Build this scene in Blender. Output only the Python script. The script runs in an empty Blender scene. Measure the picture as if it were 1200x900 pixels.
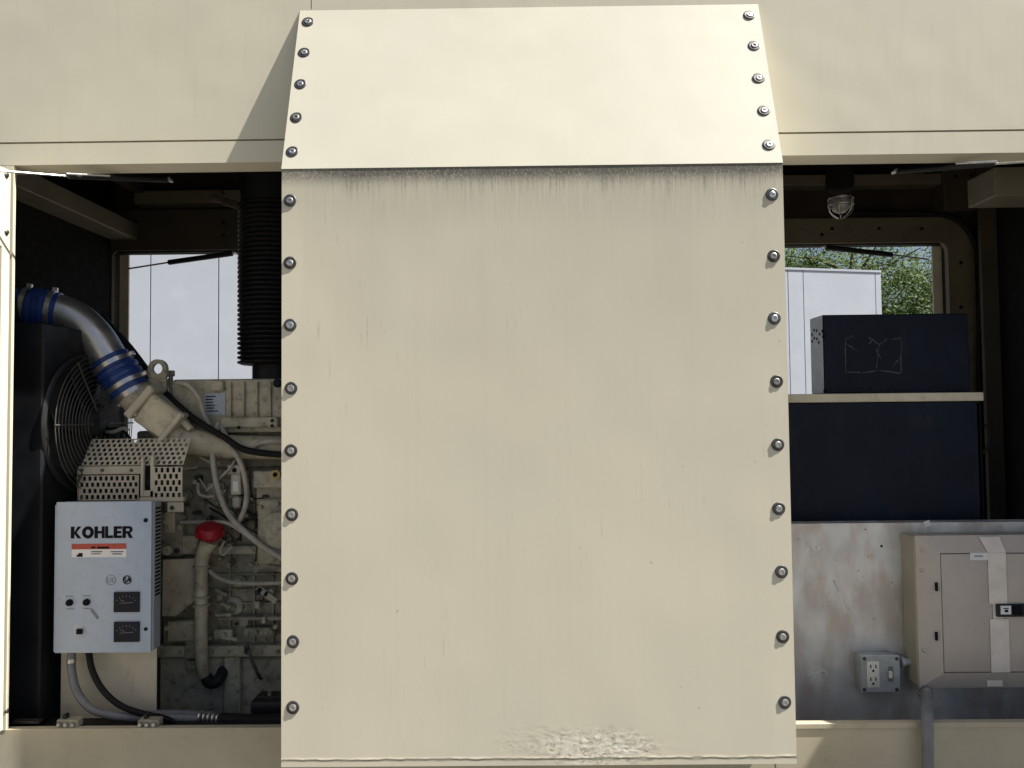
import bpy, bmesh, math, random
from mathutils import Vector, Matrix
from mathutils.noise import noise
random.seed(7)
S = bpy.context.scene
COL = S.collection
# ------------------------------------------------------------------ camera
FPX, CAMD = 867.0, 2.25
YAW, PITCH, ROLL = math.radians(-0.404), math.radians(2.064), math.radians(-0.589)
CAM = Vector((0, -CAMD, 1.5))
_cy, _sy, _cp, _sp = math.cos(YAW), math.sin(YAW), math.cos(PITCH), math.sin(PITCH)
FW = Vector((_sy*_cp, _cy*_cp, _sp)); R0 = Vector((_cy, -_sy, 0)); U0 = R0.cross(FW)
_c, _s = math.cos(ROLL), math.sin(ROLL)
RT = R0*_c + U0*_s; UP = -R0*_s + U0*_c
cam = bpy.data.objects.new('camera', bpy.data.cameras.new('camera')); COL.objects.link(cam)
cam.matrix_world = Matrix(((RT.x, UP.x, -FW.x, CAM.x), (RT.y, UP.y, -FW.y, CAM.y), (RT.z, UP.z, -FW.z, CAM.z), (0, 0, 0, 1)))
cam.data.sensor_width = 36; cam.data.lens = 36*FPX/1200
cam.data.clip_start = 0.05; cam.data.clip_end = 2000
S.camera = cam
# ------------------------------------------------------------------ light
SUN = Vector((4.75, -1.0, 6.75)).normalized()
EL = math.asin(SUN.z); AZ = math.atan2(SUN.x, SUN.y)
w = bpy.data.worlds.new('World'); S.world = w; w.use_nodes = True
nt = w.node_tree; bg = nt.nodes['Background']
sky = nt.nodes.new('ShaderNodeTexSky'); sky.sky_type = 'NISHITA'; sky.sun_disc = False
sky.sun_elevation = EL; sky.sun_rotation = AZ; sky.air_density = 1.0; sky.dust_density = 2.5
nt.links.new(sky.outputs[0], bg.inputs[0]); bg.inputs[1].default_value = 0.042
sl = bpy.data.lights.new('sun', 'SUN'); sl.energy = 5.0; sl.angle = math.radians(0.5); sl.color = (1.0, 0.965, 0.895)
so = bpy.data.objects.new('sun', sl); COL.objects.link(so); so.rotation_euler = SUN.to_track_quat('Z', 'Y').to_euler()
S.view_settings.view_transform = 'Standard'; S.view_settings.look = 'None'
S.view_settings.exposure = 1.22; S.view_settings.gamma = 1; S.view_settings.use_curve_mapping = False
S.cycles.max_bounces = 10; S.cycles.diffuse_bounces = 6; S.cycles.use_denoising = True

# ------------------------------------------------------------------ helpers
def P(px, py, Y):
    """point of the plane at depth Y seen at a photo pixel"""
    d = FW*FPX + RT*(px-600) - UP*(py-450)
    return CAM + d*((Y-CAM.y)/d.y)
def Ppl(px, py, p0, n):
    d = FW*FPX + RT*(px-600) - UP*(py-450)
    return CAM + d*((p0-CAM).dot(n)/d.dot(n))
def rectpx(x0, y0, x1, y1, Y):
    xm, ym = (x0+x1)/2, (y0+y1)/2
    return P(x0, ym, Y).x, P(x1, ym, Y).x, P(xm, y1, Y).z, P(xm, y0, Y).z   # X0 X1 Z0 Z1

class MB:
    def __init__(s): s.b = bmesh.new()
    def box(s, x0, x1, y0, y1, z0, z1, bev=0.0, seg=1):
        m = Matrix.Translation(((x0+x1)/2, (y0+y1)/2, (z0+z1)/2)) @ Matrix.Diagonal((abs(x1-x0), abs(y1-y0), abs(z1-z0), 1))
        r = bmesh.ops.create_cube(s.b, size=1, matrix=m)
        if bev:
            es = list({e for v in r['verts'] for e in v.link_edges})
            bmesh.ops.bevel(s.b, geom=es, offset=bev, segments=seg, affect='EDGES', profile=0.5)
        return s
    def boxpx(s, x0, y0, x1, y1, Y, depth, bev=0.0, seg=1):
        a, b, c, d = rectpx(x0, y0, x1, y1, Y)
        return s.box(a, b, Y, Y+depth, c, d, bev, seg)
    def obox(s, p, q, wid, thk, nrm=Vector((0, 1, 0)), bev=0.0):
        """bar from p to q, wid across, thk along nrm"""
        p, q = Vector(p), Vector(q); u = (q-p); L = u.length; u.normalize()
        nn = (nrm-u*nrm.dot(u)).normalized(); v = nn.cross(u)
        M = Matrix((( u.x*L, v.x*wid, nn.x*thk, (p.x+q.x)/2), (u.y*L, v.y*wid, nn.y*thk, (p.y+q.y)/2), (u.z*L, v.z*wid, nn.z*thk, (p.z+q.z)/2), (0, 0, 0, 1)))
        r = bmesh.ops.create_cube(s.b, size=1, matrix=M)
        if bev:
            es = list({e for vv in r['verts'] for e in vv.link_edges})
            bmesh.ops.bevel(s.b, geom=es, offset=bev, segments=1, affect='EDGES')
        return s
    def tube(s, pts, r, n=12, smooth=True, cap=True, closed=False):
        """tube along points, r a number or a list"""
        pts = [Vector(p) for p in pts]
        rs = r if isinstance(r, (list, tuple)) else [r]*len(pts)
        if smooth and len(pts) > 2:
            op, orr = [], []
            N = len(pts)
            for i in range(N-1):
                p0 = pts[max(i-1, 0)]; p1 = pts[i]; p2 = pts[i+1]; p3 = pts[min(i+2, N-1)]
                for k in range(5):
                    t = k/5
                    op.append(0.5*((2*p1)+(p2-p0)*t+(2*p0-5*p1+4*p2-p3)*t*t+(3*p1-p0-3*p2+p3)*t**3))
                    orr.append(rs[i]*(1-t)+rs[i+1]*t)
            op.append(pts[-1]); orr.append(rs[-1]); pts, rs = op, orr
        ring = []; up = None
        N = len(pts)
        for i, p in enumerate(pts):
            if closed: t = pts[(i+1) % N]-pts[i-1]
            else: t = pts[min(i+1, N-1)]-pts[max(i-1, 0)]
            t.normalize()
            if up is None:
                up = Vector((0, 0, 1)) if abs(t.z) < .9 else Vector((1, 0, 0))
            a = t.cross(up)
            if a.length < 1e-6: a = t.orthogonal()
            a.normalize(); bq = a.cross(t).normalized(); up = bq
            ring.append([s.b.verts.new(p+(a*math.cos(2*math.pi*k/n)+bq*math.sin(2*math.pi*k/n))*rs[i]) for k in range(n)])
        for i in range(N if closed else N-1):
            A, B = ring[i], ring[(i+1) % N]
            for k in range(n):
                s.b.faces.new((A[k], A[(k+1) % n], B[(k+1) % n], B[k]))
        if cap and not closed:
            s.b.faces.new(ring[0][::-1]); s.b.faces.new(ring[-1])
        return s
    def cyl(s, p, q, r, r2=None, n=16):
        return s.tube([p, q], [r, r if r2 is None else r2], n, smooth=False)
    def lathe(s, p, axis, prof, n=20):
        """prof = [(dist along axis, radius)...] ends closed"""
        p = Vector(p); axis = Vector(axis).normalized(); a = axis.orthogonal().normalized(); b = axis.cross(a)
        rings = [[s.b.verts.new(p+axis*d+(a*math.cos(2*math.pi*k/n)+b*math.sin(2*math.pi*k/n))*max(r, 1e-5)) for k in range(n)] for d, r in prof]
        for A, B in zip(rings, rings[1:]):
            for k in range(n): s.b.faces.new((A[k], A[(k+1) % n], B[(k+1) % n], B[k]))
        s.b.faces.new(rings[0][::-1]); s.b.faces.new(rings[-1])
        return s
    def prism(s, pts, d):
        """polygon pts extruded by vector d"""
        d = Vector(d); A = [s.b.verts.new(Vector(p)) for p in pts]; B = [s.b.verts.new(Vector(p)+d) for p in pts]
        s.b.faces.new(A); s.b.faces.new(B[::-1]); n = len(A)
        for k in range(n): s.b.faces.new((A[k], B[k], B[(k+1) % n], A[(k+1) % n]))
        return s
    def hex(s, p, axis, r, h):
        p = Vector(p); axis = Vector(axis).normalized()
        return s.lathe(p, axis, [(0, r), (h*.85, r), (h, r*.86)], 6)
    def ring(s, c, axis, R, r, n=40, m=6, sx=1, sz=1):
        c = Vector(c); axis = Vector(axis).normalized(); a = axis.orthogonal().normalized(); b = axis.cross(a)
        return s.tube([c+(a*math.cos(2*math.pi*k/n)+b*math.sin(2*math.pi*k/n))*R for k in range(n)], r, m, smooth=False, closed=True)
    def build(s, name, mat, parent=None, smooth=35):
        bmesh.ops.recalc_face_normals(s.b, faces=s.b.faces)
        me = bpy.data.meshes.new(name); s.b.to_mesh(me); s.b.free()
        o = bpy.data.objects.new(name, me); COL.objects.link(o)
        if mat: me.materials.append(mat)
        if smooth:
            me.shade_smooth(); me.set_sharp_from_angle(angle=math.radians(smooth))
        if parent:
            o.parent = parent
            L = parent.location.copy() if parent.parent is None else parent['_base']
            if parent.parent is None:
                L = Vector(parent.location)
            else: L = Vector(parent['_base'])
            me.transform(Matrix.Translation(-L)); o['_base'] = tuple(L)
        return o
def tag(o, label, cat, group=None, kind=None):
    o['label'] = label; o['category'] = cat
    if group: o['group'] = group
    if kind: o['kind'] = kind
    return o
def thing(name, loc, label, cat, group=None):
    o = bpy.data.objects.new(name, None); COL.objects.link(o); o.location = loc; o.empty_display_size = .05
    return tag(o, label, cat, group)
def struct(name, mb, mat, smooth=35):
    o = mb.build(name, mat, None, smooth); o['kind'] = 'structure'; return o
def copypart(o, delta, parent=None):
    c = o.copy(); COL.objects.link(c); c.parent = parent or o.parent; c.location = Vector(o.location)+Vector(delta)
    for g in o.children:
        d = g.copy(); COL.objects.link(d); d.parent = c
    return c

XL, XR, ZT, ZB, PR = -.6604, .7545, 2.1904, .5261, .1825      # cover box: left, right, crease, foot, how far it stands out
# ------------------------------------------------------------------ materials
def NT(name):
    m = bpy.data.materials.new(name); m.use_nodes = True
    return m, m.node_tree, m.node_tree.nodes['Principled BSDF']
def N(t, typ, **k):
    n = t.nodes.new(typ)
    for a, b in k.items():
        if a.startswith('i_'):
            q = a[2:]; n.inputs[int(q) if q.isdigit() else q].default_value = b
        else: setattr(n, a, b)
    return n
def pos(t, scale=(1, 1, 1)):
    g = t.nodes.new('ShaderNodeNewGeometry'); m = t.nodes.new('ShaderNodeMapping'); m.inputs['Scale'].default_value = scale
    t.links.new(g.outputs['Position'], m.inputs['Vector']); return m.outputs[0]
def nz(t, vec, scale, detail=4, rough=.55):
    n = N(t, 'ShaderNodeTexNoise', i_Scale=scale, i_Detail=detail, i_Roughness=rough); t.links.new(vec, n.inputs['Vector']); return n.outputs[0]
def ramp(t, fac, stops):
    r = t.nodes.new('ShaderNodeValToRGB'); t.links.new(fac, r.inputs[0]); e = r.color_ramp.elements
    while len(e) < len(stops): e.new(.5)
    for q, (p_, c_) in zip(e, stops):
        q.position = p_; q.color = (*c_, 1) if isinstance(c_, tuple) else (c_, c_, c_, 1)
    return r.outputs[0]
def mix(t, fac, a, b, mode='MIX'):
    m = t.nodes.new('ShaderNodeMix'); m.data_type = 'RGBA'; m.blend_type = mode
    for s_, v in ((0, fac), (6, a), (7, b)):
        if isinstance(v, (int, float)): m.inputs[s_].default_value = v if s_ == 0 else (v, v, v, 1)
        elif isinstance(v, tuple): m.inputs[s_].default_value = (*v, 1)
        else: t.links.new(v, m.inputs[s_])
    return m.outputs[2]
def math_(t, op, a, b=0.0):
    m = t.nodes.new('ShaderNodeMath'); m.operation = op
    for i, v in enumerate((a, b)):
        if isinstance(v, (int, float)): m.inputs[i].default_value = v
        else: t.links.new(v, m.inputs[i])
    return m.outputs[0]
def maprange(t, v, a, b, c=0.0, d=1.0, sm=True):
    m = t.nodes.new('ShaderNodeMapRange'); m.interpolation_type = 'SMOOTHSTEP' if sm else 'LINEAR'
    t.links.new(v, m.inputs[0])
    for i, q in zip((1, 2, 3, 4), (a, b, c, d)): m.inputs[i].default_value = q
    return m.outputs[0]
def bump(t, bs, h, strength, dist):
    b = N(t, 'ShaderNodeBump', i_Strength=strength, i_Distance=dist); t.links.new(h, b.inputs['Height'])
    t.links.new(b.outputs[0], bs.inputs['Normal']); return b
def mat(name, col, rough=.5, metal=0.0, var=.12, vs=6.0, dirt=None, dirt_amt=.4, bmp=0.0, bs_=200.0, spec=None, coat=0):
    m, t, b = NT(name)
    v = pos(t); n1 = nz(t, v, vs, 5)
    c = mix(t, maprange(t, n1, .3, .7), tuple(x*(1-var) for x in col), tuple(min(1, x*(1+var)) for x in col))
    if dirt:
        n2 = nz(t, v, vs*3.1, 8, .7)
        c = mix(t, maprange(t, n2, .48, .72, 0, dirt_amt), c, dirt)
    t.links.new(c, b.inputs['Base Color'])
    b.inputs['Metallic'].default_value = metal
    t.links.new(maprange(t, nz(t, v, vs*4, 4), .3, .7, max(.05, rough-.08), min(1, rough+.1)), b.inputs['Roughness'])
    if spec is not None: b.inputs['Specular IOR Level'].default_value = spec
    if coat: b.inputs['Coat Weight'].default_value = coat
    if bmp: bump(t, b, nz(t, v, bs_, 3), bmp, .001)
    return m
BEIGE = (.60, .545, .425)
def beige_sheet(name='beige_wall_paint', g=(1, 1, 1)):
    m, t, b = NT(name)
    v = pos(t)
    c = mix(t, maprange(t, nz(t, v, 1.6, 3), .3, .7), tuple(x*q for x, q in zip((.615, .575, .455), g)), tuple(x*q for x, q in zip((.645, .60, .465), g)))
    n2 = nz(t, pos(t, (14, 14, 1.2)), 3, 6, .65)
    c = mix(t, maprange(t, n2, .5, .75, 0, .14), c, (.42, .39, .31))
    sp = nz(t, v, 60, 2)
    c = mix(t, maprange(t, sp, .79, .83, 0, .4), c, (.25, .22, .17))
    t.links.new(c, b.inputs['Base Color'])
    t.links.new(maprange(t, nz(t, v, 9, 4), .3, .7, .48, .62), b.inputs['Roughness'])
    b.inputs['Specular IOR Level'].default_value = .35
    b1 = bump(t, b, nz(t, v, 380, 2), .05, .0006)
    b2 = N(t, 'ShaderNodeBump', i_Strength=.3, i_Distance=.012); t.links.new(nz(t, v, 2.6, 2), b2.inputs['Height']); t.links.new(b2.outputs[0], b1.inputs['Normal'])
    return m
def cover_mat():
    """weathered beige sheet: run-off streaks under the crease, blistered patch at the foot, grime in the lower fold"""
    m, t, b = NT('weathered_cover_paint')
    g = t.nodes.new('ShaderNodeNewGeometry'); sx = t.nodes.new('ShaderNodeSeparateXYZ'); t.links.new(g.outputs['Position'], sx.inputs[0])
    X, Z = sx.outputs[0], sx.outputs[2]
    v = pos(t)
    c = mix(t, maprange(t, nz(t, v, 2.2, 3), .3, .7), (.635, .59, .465), (.67, .615, .48))
    # faint full-height streaks
    f1 = nz(t, pos(t, (60, 1, .9)), 1.0, 5, .65)
    c = mix(t, maprange(t, f1, .46, .78, 0, .05), c, (.36, .335, .26))
    f1b = nz(t, pos(t, (130, 1, 9)), 1.0, 4, .7); f1c = nz(t, pos(t, (3, 1, 2)), 1.0, 2)
    c = mix(t, math_(t, 'MULTIPLY', maprange(t, f1b, .60, .72, 0, .42), maprange(t, f1c, .5, .68)), c, (.27, .25, .19))
    # dense dark dribbles hanging from the crease, each its own length
    top = 2.1915
    depth = math_(t, 'SUBTRACT', top, Z)
    broad = maprange(t, nz(t, pos(t, (2.6, 1, .001)), 1.0, 4, .6), .34, .58, .72, 1.0)
    inx = math_(t, 'MULTIPLY', maprange(t, X, XL, XL+.22, .65, 1.0), maprange(t, X, XR, XR-.08, .8, 1.0))
    amt = math_(t, 'MULTIPLY', broad, inx)
    col_ = nz(t, pos(t, (150, 1, 3.0)), 1.0, 6, .85)
    length = math_(t, 'MULTIPLY', maprange(t, col_, .38, .68, .018, .115, False), math_(t, 'ADD', amt, .25))
    rel = math_(t, 'DIVIDE', depth, length)
    speck = nz(t, pos(t, (330, 1, 95)), 1.0, 5, .8)
    k = math_(t, 'MULTIPLY', maprange(t, rel, 0.0, 1.0, .9, 0), maprange(t, speck, .34, .56, .15, 1.0))
    band = math_(t, 'MULTIPLY', maprange(t, depth, .010, .060, 1.0, 0), maprange(t, nz(t, pos(t, (260, 1, 120)), 1, 5, .8), .32, .54))
    k = math_(t, 'MULTIPLY', math_(t, 'MAXIMUM', k, band), math_(t, 'ADD', math_(t, 'MULTIPLY', amt, .70), .45))
    k = math_(t, 'MAXIMUM', k, maprange(t, depth, 0.0, .010, .55, 0))
    wide = math_(t, 'MULTIPLY', maprange(t, depth, 0.0, .24, .40, 0), amt)
    k2 = math_(t, 'MULTIPLY', wide, maprange(t, nz(t, pos(t, (170, 1, 7)), 1, 6, .85), .34, .64, .25, 1.0))
    film = math_(t, 'MULTIPLY', maprange(t, depth, 0.0, 1.1, .15, 0), maprange(t, nz(t, pos(t, (2.2, 1, 1.4)), 1, 3), .34, .62, .3, 1))
    c = mix(t, math_(t, 'MULTIPLY', film, inx), c, (.20, .185, .14))
    c = mix(t, k2, c, (.24, .225, .18))
    c = mix(t, math_(t, 'MINIMUM', k, .95), c, (.10, .094, .08))
    # pale flaking at the foot
    dx = math_(t, 'DIVIDE', math_(t, 'SUBTRACT', X, .20), .20); dz = math_(t, 'DIVIDE', math_(t, 'SUBTRACT', Z, .575), .06)
    rr_ = math_(t, 'ADD', math_(t, 'MULTIPLY', dx, dx), math_(t, 'MULTIPLY', dz, dz))
    fl = math_(t, 'MULTIPLY', maprange(t, rr_, 1.0, .1), maprange(t, nz(t, pos(t, (70, 1, 90)), 1, 5, .75), .47, .55, 0, .85))
    c = mix(t, fl, c, (.80, .76, .66))
    fl2 = math_(t, 'MULTIPLY', maprange(t, rr_, 1.2, .2), maprange(t, nz(t, pos(t, (60, 2, 110)), 1, 5, .8), .52, .60, 0, .75))
    c = mix(t, fl2, c, (.30, .25, .17))
    # spots
    sp = nz(t, v, 46, 2, .5)
    c = mix(t, maprange(t, sp, .765, .80, 0, .45), c, (.28, .24, .17))
    # grime along the bottom fold
    wob = math_(t, 'ADD', Z, math_(t, 'MULTIPLY', math_(t, 'SUBTRACT', nz(t, pos(t, (22, 1, 1)), 1, 4), .5), .012))
    gr = math_(t, 'MULTIPLY', maprange(t, wob, .540, .5435), maprange(t, wob, .5485, .545))
    c = mix(t, math_(t, 'MULTIPLY', gr, .7), c, (.10, .08, .055))
    t.links.new(c, b.inputs['Base Color'])
    t.links.new(maprange(t, nz(t, v, 12, 4), .3, .7, .5, .66), b.inputs['Roughness'])
    b.inputs['Specular IOR Level'].default_value = .3
    bump(t, b, nz(t, v, 300, 2), .04, .0006)
    return m
def alu_mat():
    m, t, b = NT('dull_aluminium_sheet')
    v = pos(t)
    c = mix(t, maprange(t, nz(t, v, 5, 5), .3, .7), (.60, .60, .60), (.80, .79, .78))
    c = mix(t, maprange(t, nz(t, pos(t, (5, 1, 2)), 2.2, 5), .40, .64, 0, .75), c, (.50, .42, .37))
    c = mix(t, maprange(t, nz(t, pos(t, (60, 1, 3)), 1, 5, .7), .6, .8, 0, .35), c, (.8, .8, .8))
    c = mix(t, maprange(t, nz(t, v, 70, 2), .73, .78, 0, .7), c, (.15, .13, .11))
    t.links.new(c, b.inputs['Base Color']); b.inputs['Metallic'].default_value = .5
    t.links.new(maprange(t, nz(t, v, 16, 6, .7), .3, .7, .34, .6), b.inputs['Roughness'])
    bump(t, b, nz(t, pos(t, (6, 1, 40)), 4, 4), .06, .0012)
    return m
def navy_mat():
    m, t, b = NT('navy_box_paint')
    v = pos(t)
    c = mix(t, maprange(t, nz(t, v, 4, 4), .3, .7), (.005, .008, .018), (.009, .013, .027))
    c = mix(t, maprange(t, nz(t, pos(t, (3, 3, 1.2)), 3, 7, .75), .5, .78, 0, .22), c, (.06, .062, .068))
    c = mix(t, maprange(t, nz(t, v, 55, 3, .7), .66, .74, 0, .25), c, (.10, .10, .10))
    t.links.new(c, b.inputs['Base Color']); b.inputs['Roughness'].default_value = .5; b.inputs['Specular IOR Level'].default_value = .18
    return m
def ground_mat():
    m, t, b = NT('gravel_yard')
    v = pos(t)
    c = mix(t, maprange(t, nz(t, v, .35, 6), .3, .7), (.11, .103, .088), (.16, .15, .13))
    c = mix(t, maprange(t, nz(t, v, 45, 4, .7), .4, .65, 0, .6), c, (.08, .075, .07))
    t.links.new(c, b.inputs['Base Color']); b.inputs['Roughness'].default_value = .9
    bump(t, b, nz(t, v, 60, 4, .7), .6, .02); return m
def leaf_mat(name, a, bcol):
    m, t, b = NT(name); b.inputs['Specular IOR Level'].default_value = .15
    v = pos(t)
    c = mix(t, maprange(t, nz(t, v, 1.1, 3, .6), .38, .62), a, bcol)
    t.links.new(c, b.inputs['Base Color']); b.inputs['Roughness'].default_value = .5
    tr = N(t, 'ShaderNodeBsdfTranslucent'); t.links.new(c, tr.inputs[0])
    ms = N(t, 'ShaderNodeMixShader'); ms.inputs[0].default_value = .3
    t.links.new(b.outputs[0], ms.inputs[1]); t.links.new(tr.outputs[0], ms.inputs[2])
    t.links.new(ms.outputs[0], t.nodes['Material Output'].inputs[0]); return m
M = dict(
    wall=beige_sheet(), slope=beige_sheet('sun_dimmed_beige_paint', (.755, .775, .815)), cover=cover_mat(), alu=alu_mat(), navy=navy_mat(), ground=ground_mat(),  # slope: same beige, darkened and cooled to hold down its sunlit brightness
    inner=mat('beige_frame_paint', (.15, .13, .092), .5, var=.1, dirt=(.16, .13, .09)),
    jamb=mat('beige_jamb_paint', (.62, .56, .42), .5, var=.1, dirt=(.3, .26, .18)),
    liner=mat('dark_brown_acoustic_foam', (.030, .022, .015), .95, var=.3, vs=9, bmp=.5, bs_=90),
    liner2=mat('dark_brown_rail_paint', (.055, .045, .030), .7, var=.15),
    brown=mat('brown_frame_paint', (.14, .115, .07), .6, var=.15, vs=5, dirt=(.05, .04, .03), dirt_amt=.4),
    gliner=mat('dark_grey_lining', (.008, .008, .0075), .9, spec=.15, var=.2, vs=7),
    foam=mat('pinkish_grey_foam', (.25, .20, .17), .95, var=.2, vs=40, bmp=.6, bs_=120),
    engine=mat('tan_engine_paint', (.50, .455, .335), .42, var=.2, vs=9, dirt=(.07, .06, .04), dirt_amt=.6, bmp=.25, bs_=60),
    engine2=mat('grey_tan_engine_paint', (.41, .385, .29), .45, var=.2, vs=11, dirt=(.05, .045, .035), dirt_amt=.7, bmp=.3, bs_=50),
    cast=mat('olive_cast_iron_paint', (.28, .262, .195), .5, var=.25, vs=14, dirt=(.03, .028, .02), dirt_amt=.7, bmp=.5, bs_=80),
    guard=mat('tan_guard_paint', (.50, .465, .37), .45, var=.08, dirt=(.2, .17, .12), dirt_amt=.3),
    black=mat('black_rubber', (.009, .009, .010), .6, var=.3, spec=.22),
    matblack=mat('matt_black_paint', (.008, .009, .011), .6, var=.3),
    rad=mat('black_radiator_paint', (.008, .009, .011), .5, var=.3, vs=4, spec=.22),
    wire=mat('dark_wire', (.075, .072, .062), .5, metal=.2),
    steel=mat('zinc_steel', (.55, .54, .52), .34, metal=.9, var=.15, vs=60),
    steel2=mat('stained_zinc_steel', (.42, .40, .37), .42, metal=.85, var=.25, vs=90, dirt=(.16, .11, .07), dirt_amt=.6),
    dsteel2=mat('dark_stained_washer', (.07, .068, .065), .5, metal=.6, var=.3, vs=90, dirt=(.1, .07, .045), dirt_amt=.6),
    dsteel=mat('dull_dark_steel', (.10, .10, .10), .45, metal=.8, var=.2, vs=60),
    alup=mat('cast_aluminium_pipe', (.52, .51, .49), .36, metal=.85, var=.10, vs=5, dirt=(.3, .28, .24), dirt_amt=.25),
    blue=mat('blue_silicone', (.015, .045, .19), .35, var=.2, vs=20),
    ctrl=mat('pale_grey_enamel', (.39, .465, .56), .35, var=.04, vs=8, spec=.5, dirt=(.30, .31, .33), dirt_amt=.35),
    ctrl2=mat('grey_enamel', (.27, .28, .31), .45, var=.05),
    ink=mat('black_ink', (.006, .006, .010), .6, var=.1, spec=.12),
    greyink=mat('grey_ink', (.20, .21, .24), .5, var=.1),
    red=mat('red_plastic', (.33, .010, .018), .4, var=.12, vs=30),
    redink=mat('red_label_ink', (.42, .07, .05), .5, var=.15, vs=80),
    white=mat('white_label', (.72, .72, .72), .5, var=.05),
    dial=mat('black_meter', (.010, .011, .018), .4, var=.1, spec=.2),
    hose=mat('grey_tan_hose', (.42, .40, .34), .5, var=.15, vs=20, dirt=(.12, .1, .08)),
    conduit=mat('grey_conduit', (.17, .175, .185), .45, var=.1, vs=20, dirt=(.08, .075, .07)),
    load=mat('taupe_enamel', (.49, .435, .39), .42, var=.05, vs=6, dirt=(.30, .26, .23), dirt_amt=.25, spec=.4),
    load2=mat('olive_taupe_side', (.34, .32, .25), .5, var=.1),
    buff=mat('pale_buff', (.72, .66, .60), .55, var=.07, vs=25),
    boxgrey=mat('cast_grey_box', (.40, .42, .43), .42, metal=.25, var=.12, vs=30),
    ivory=mat('ivory_plastic', (.70, .68, .60), .4, var=.04),
    bluelabel=mat('pale_blue_label', (.36, .42, .50), .5, var=.1, vs=60),
    seal=mat('black_rubber_seal', (.010, .010, .010), .6),
    bldg=mat('white_panel_siding', (.40, .425, .475), .5, var=.02, vs=1.0, dirt=(.5, .52, .56), dirt_amt=.3),
    bldg2=mat('white_trim_siding', (.50, .52, .56), .5, var=.02),
    roofm=mat('grey_roof_sheet', (.35, .36, .38), .5),
    bark=mat('brown_bark', (.11, .085, .06), .9, var=.3, vs=8, bmp=.8, bs_=20),
    leaf=leaf_mat('leaves_mid', (.016, .042, .005), (.07, .115, .016)), leaf2=leaf_mat('leaves_light', (.035, .07, .008), (.10, .15, .025)),
    flex=mat('steel_flex_metal', (.30, .30, .30), .4, metal=.7, var=.2, vs=30),
    lamp=mat('cloudy_globe_glass', (.30, .30, .29), .15, var=.2, vs=50),
    scuff=mat('glue_residue', (.05, .055, .07), .6, var=.2, vs=60),
    brass=mat('dull_brass', (.35, .27, .12), .4, metal=.7),
    soil=mat('tan_dirty_rail', (.45, .40, .29), .55, var=.1, vs=3, dirt=(.28, .24, .17), dirt_amt=.4),
)

# ------------------------------------------------------------------ measured planes
ZA, ZSEAM, ZSILL = 2.755, 2.342, .5583
ZH = (P(150, 189.5, 0).z + P(1060, 184, 0).z)/2                # underside of the header
YB = 1.14                                                     # inner face of the rear wall
XEL, XER = -1.86, 2.12                                        # end walls
XOL = P(13, 500, 0).x; XOR = 1.98                             # outer edges of the front openings

# ------------------------------------------------------------------ ground
g = MB()
g.box(-400, 400, -400, 600, -.4, 0)
struct('ground', g, M['ground'], 0)

# ------------------------------------------------------------------ enclosure
enc = thing('generator_enclosure', (0, 0, 0), 'beige sheet steel generator housing with open service bays either side of the bolted cover', 'generator housing')
T = .004
m = MB(); xs = P(365, 4, 0).x
m.box(XEL-.3, xs-.0015, -T, 0, ZSEAM+.003, 3.02); m.build('wall_panel', M['wall'], enc)
m = MB(); m.box(xs+.0015, XER+.3, -T, 0, ZSEAM+.003, 3.02); m.build('wall_panel', M['wall'], enc)
# header strip under the seam with its folded lip
m = MB(); m.box(XEL-.3, XER+.3, -T, 0, ZH, ZSEAM-.003)
m.box(XEL-.3, XER+.3, .001, .088, ZH+.001, ZH+.004); m.box(XEL-.3, XER+.3, .085, .088, ZH+.005, ZH+.03)
m.box(XEL-.3, XER+.3, .010, .013, ZH+.006, ZSEAM+.04)
m.build('header_strip', M['wall'], enc)
# panel behind the cover, jambs
m = MB(); m.box(XL+.012, XR-.012, .002, .006, ZSILL-.003, ZH-.002); m.build('centre_panel', M['liner'], enc)
for x0, x1 in ((XEL-.3, XOL), (XOR, XER+.3)):
    m = MB(); m.box(x0, x1, -T, 0, ZSILL-.002, ZH-.0015); m.box((x1-.004) if x0 < 0 else x0, x1 if x0 < 0 else x0+.004, .001, .007, ZSILL, ZH-.002)
    m.build('end_post', M['wall'], enc)
# sills (front base rail)
for x0, x1 in ((XEL-.3, XL-.003), (XR+.003, XER+.3)):
    m = MB()
    m.box(x0, x1, -.002, .004, .16, ZSILL, .0015)
    m.box(x0, x1, .0045, .022, ZSILL-.005, ZSILL-.001)
    if x0 > 0: m.box(x0, x1, -.006, -.0025, ZSILL-.014, ZSILL+.001, .001)
    m.build('sill', M['soil'], enc)
m = MB(); m.box(XL-.002, XR+.002, -.001, .004, .16, ZSILL-.01); m.build('sill', M['soil'], enc)
m = MB(); m.box(XEL, XL+.3, .024, .17, ZSILL-.10, ZSILL-.036, .002); m.build('base_rail', M['matblack'], enc)
# skid base, floor, ceiling, ends
m = MB(); m.box(XEL-.3, XER+.3, .03, YB+.05, 0, .155); m.build('skid_base', M['matblack'], enc)
m = MB(); m.box(XEL, XER, .071, YB, ZSILL-.36, ZSILL-.34); m.build('floor_plate', M['matblack'], enc)
m = MB(); m.box(XEL-.29, XER+.29, .0045, YB+.06, 2.62, 3.0); m.build('roof_panel', M['liner'], enc)
m = MB(); m.box(XEL-.02, XEL, .05, YB, .16, 2.62); m.build('end_wall', M['gliner'], enc)
m = MB(); m.box(XER, XER+.02, .05, YB, .16, 2.62); m.build('end_wall', M['gliner'], enc)
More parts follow.
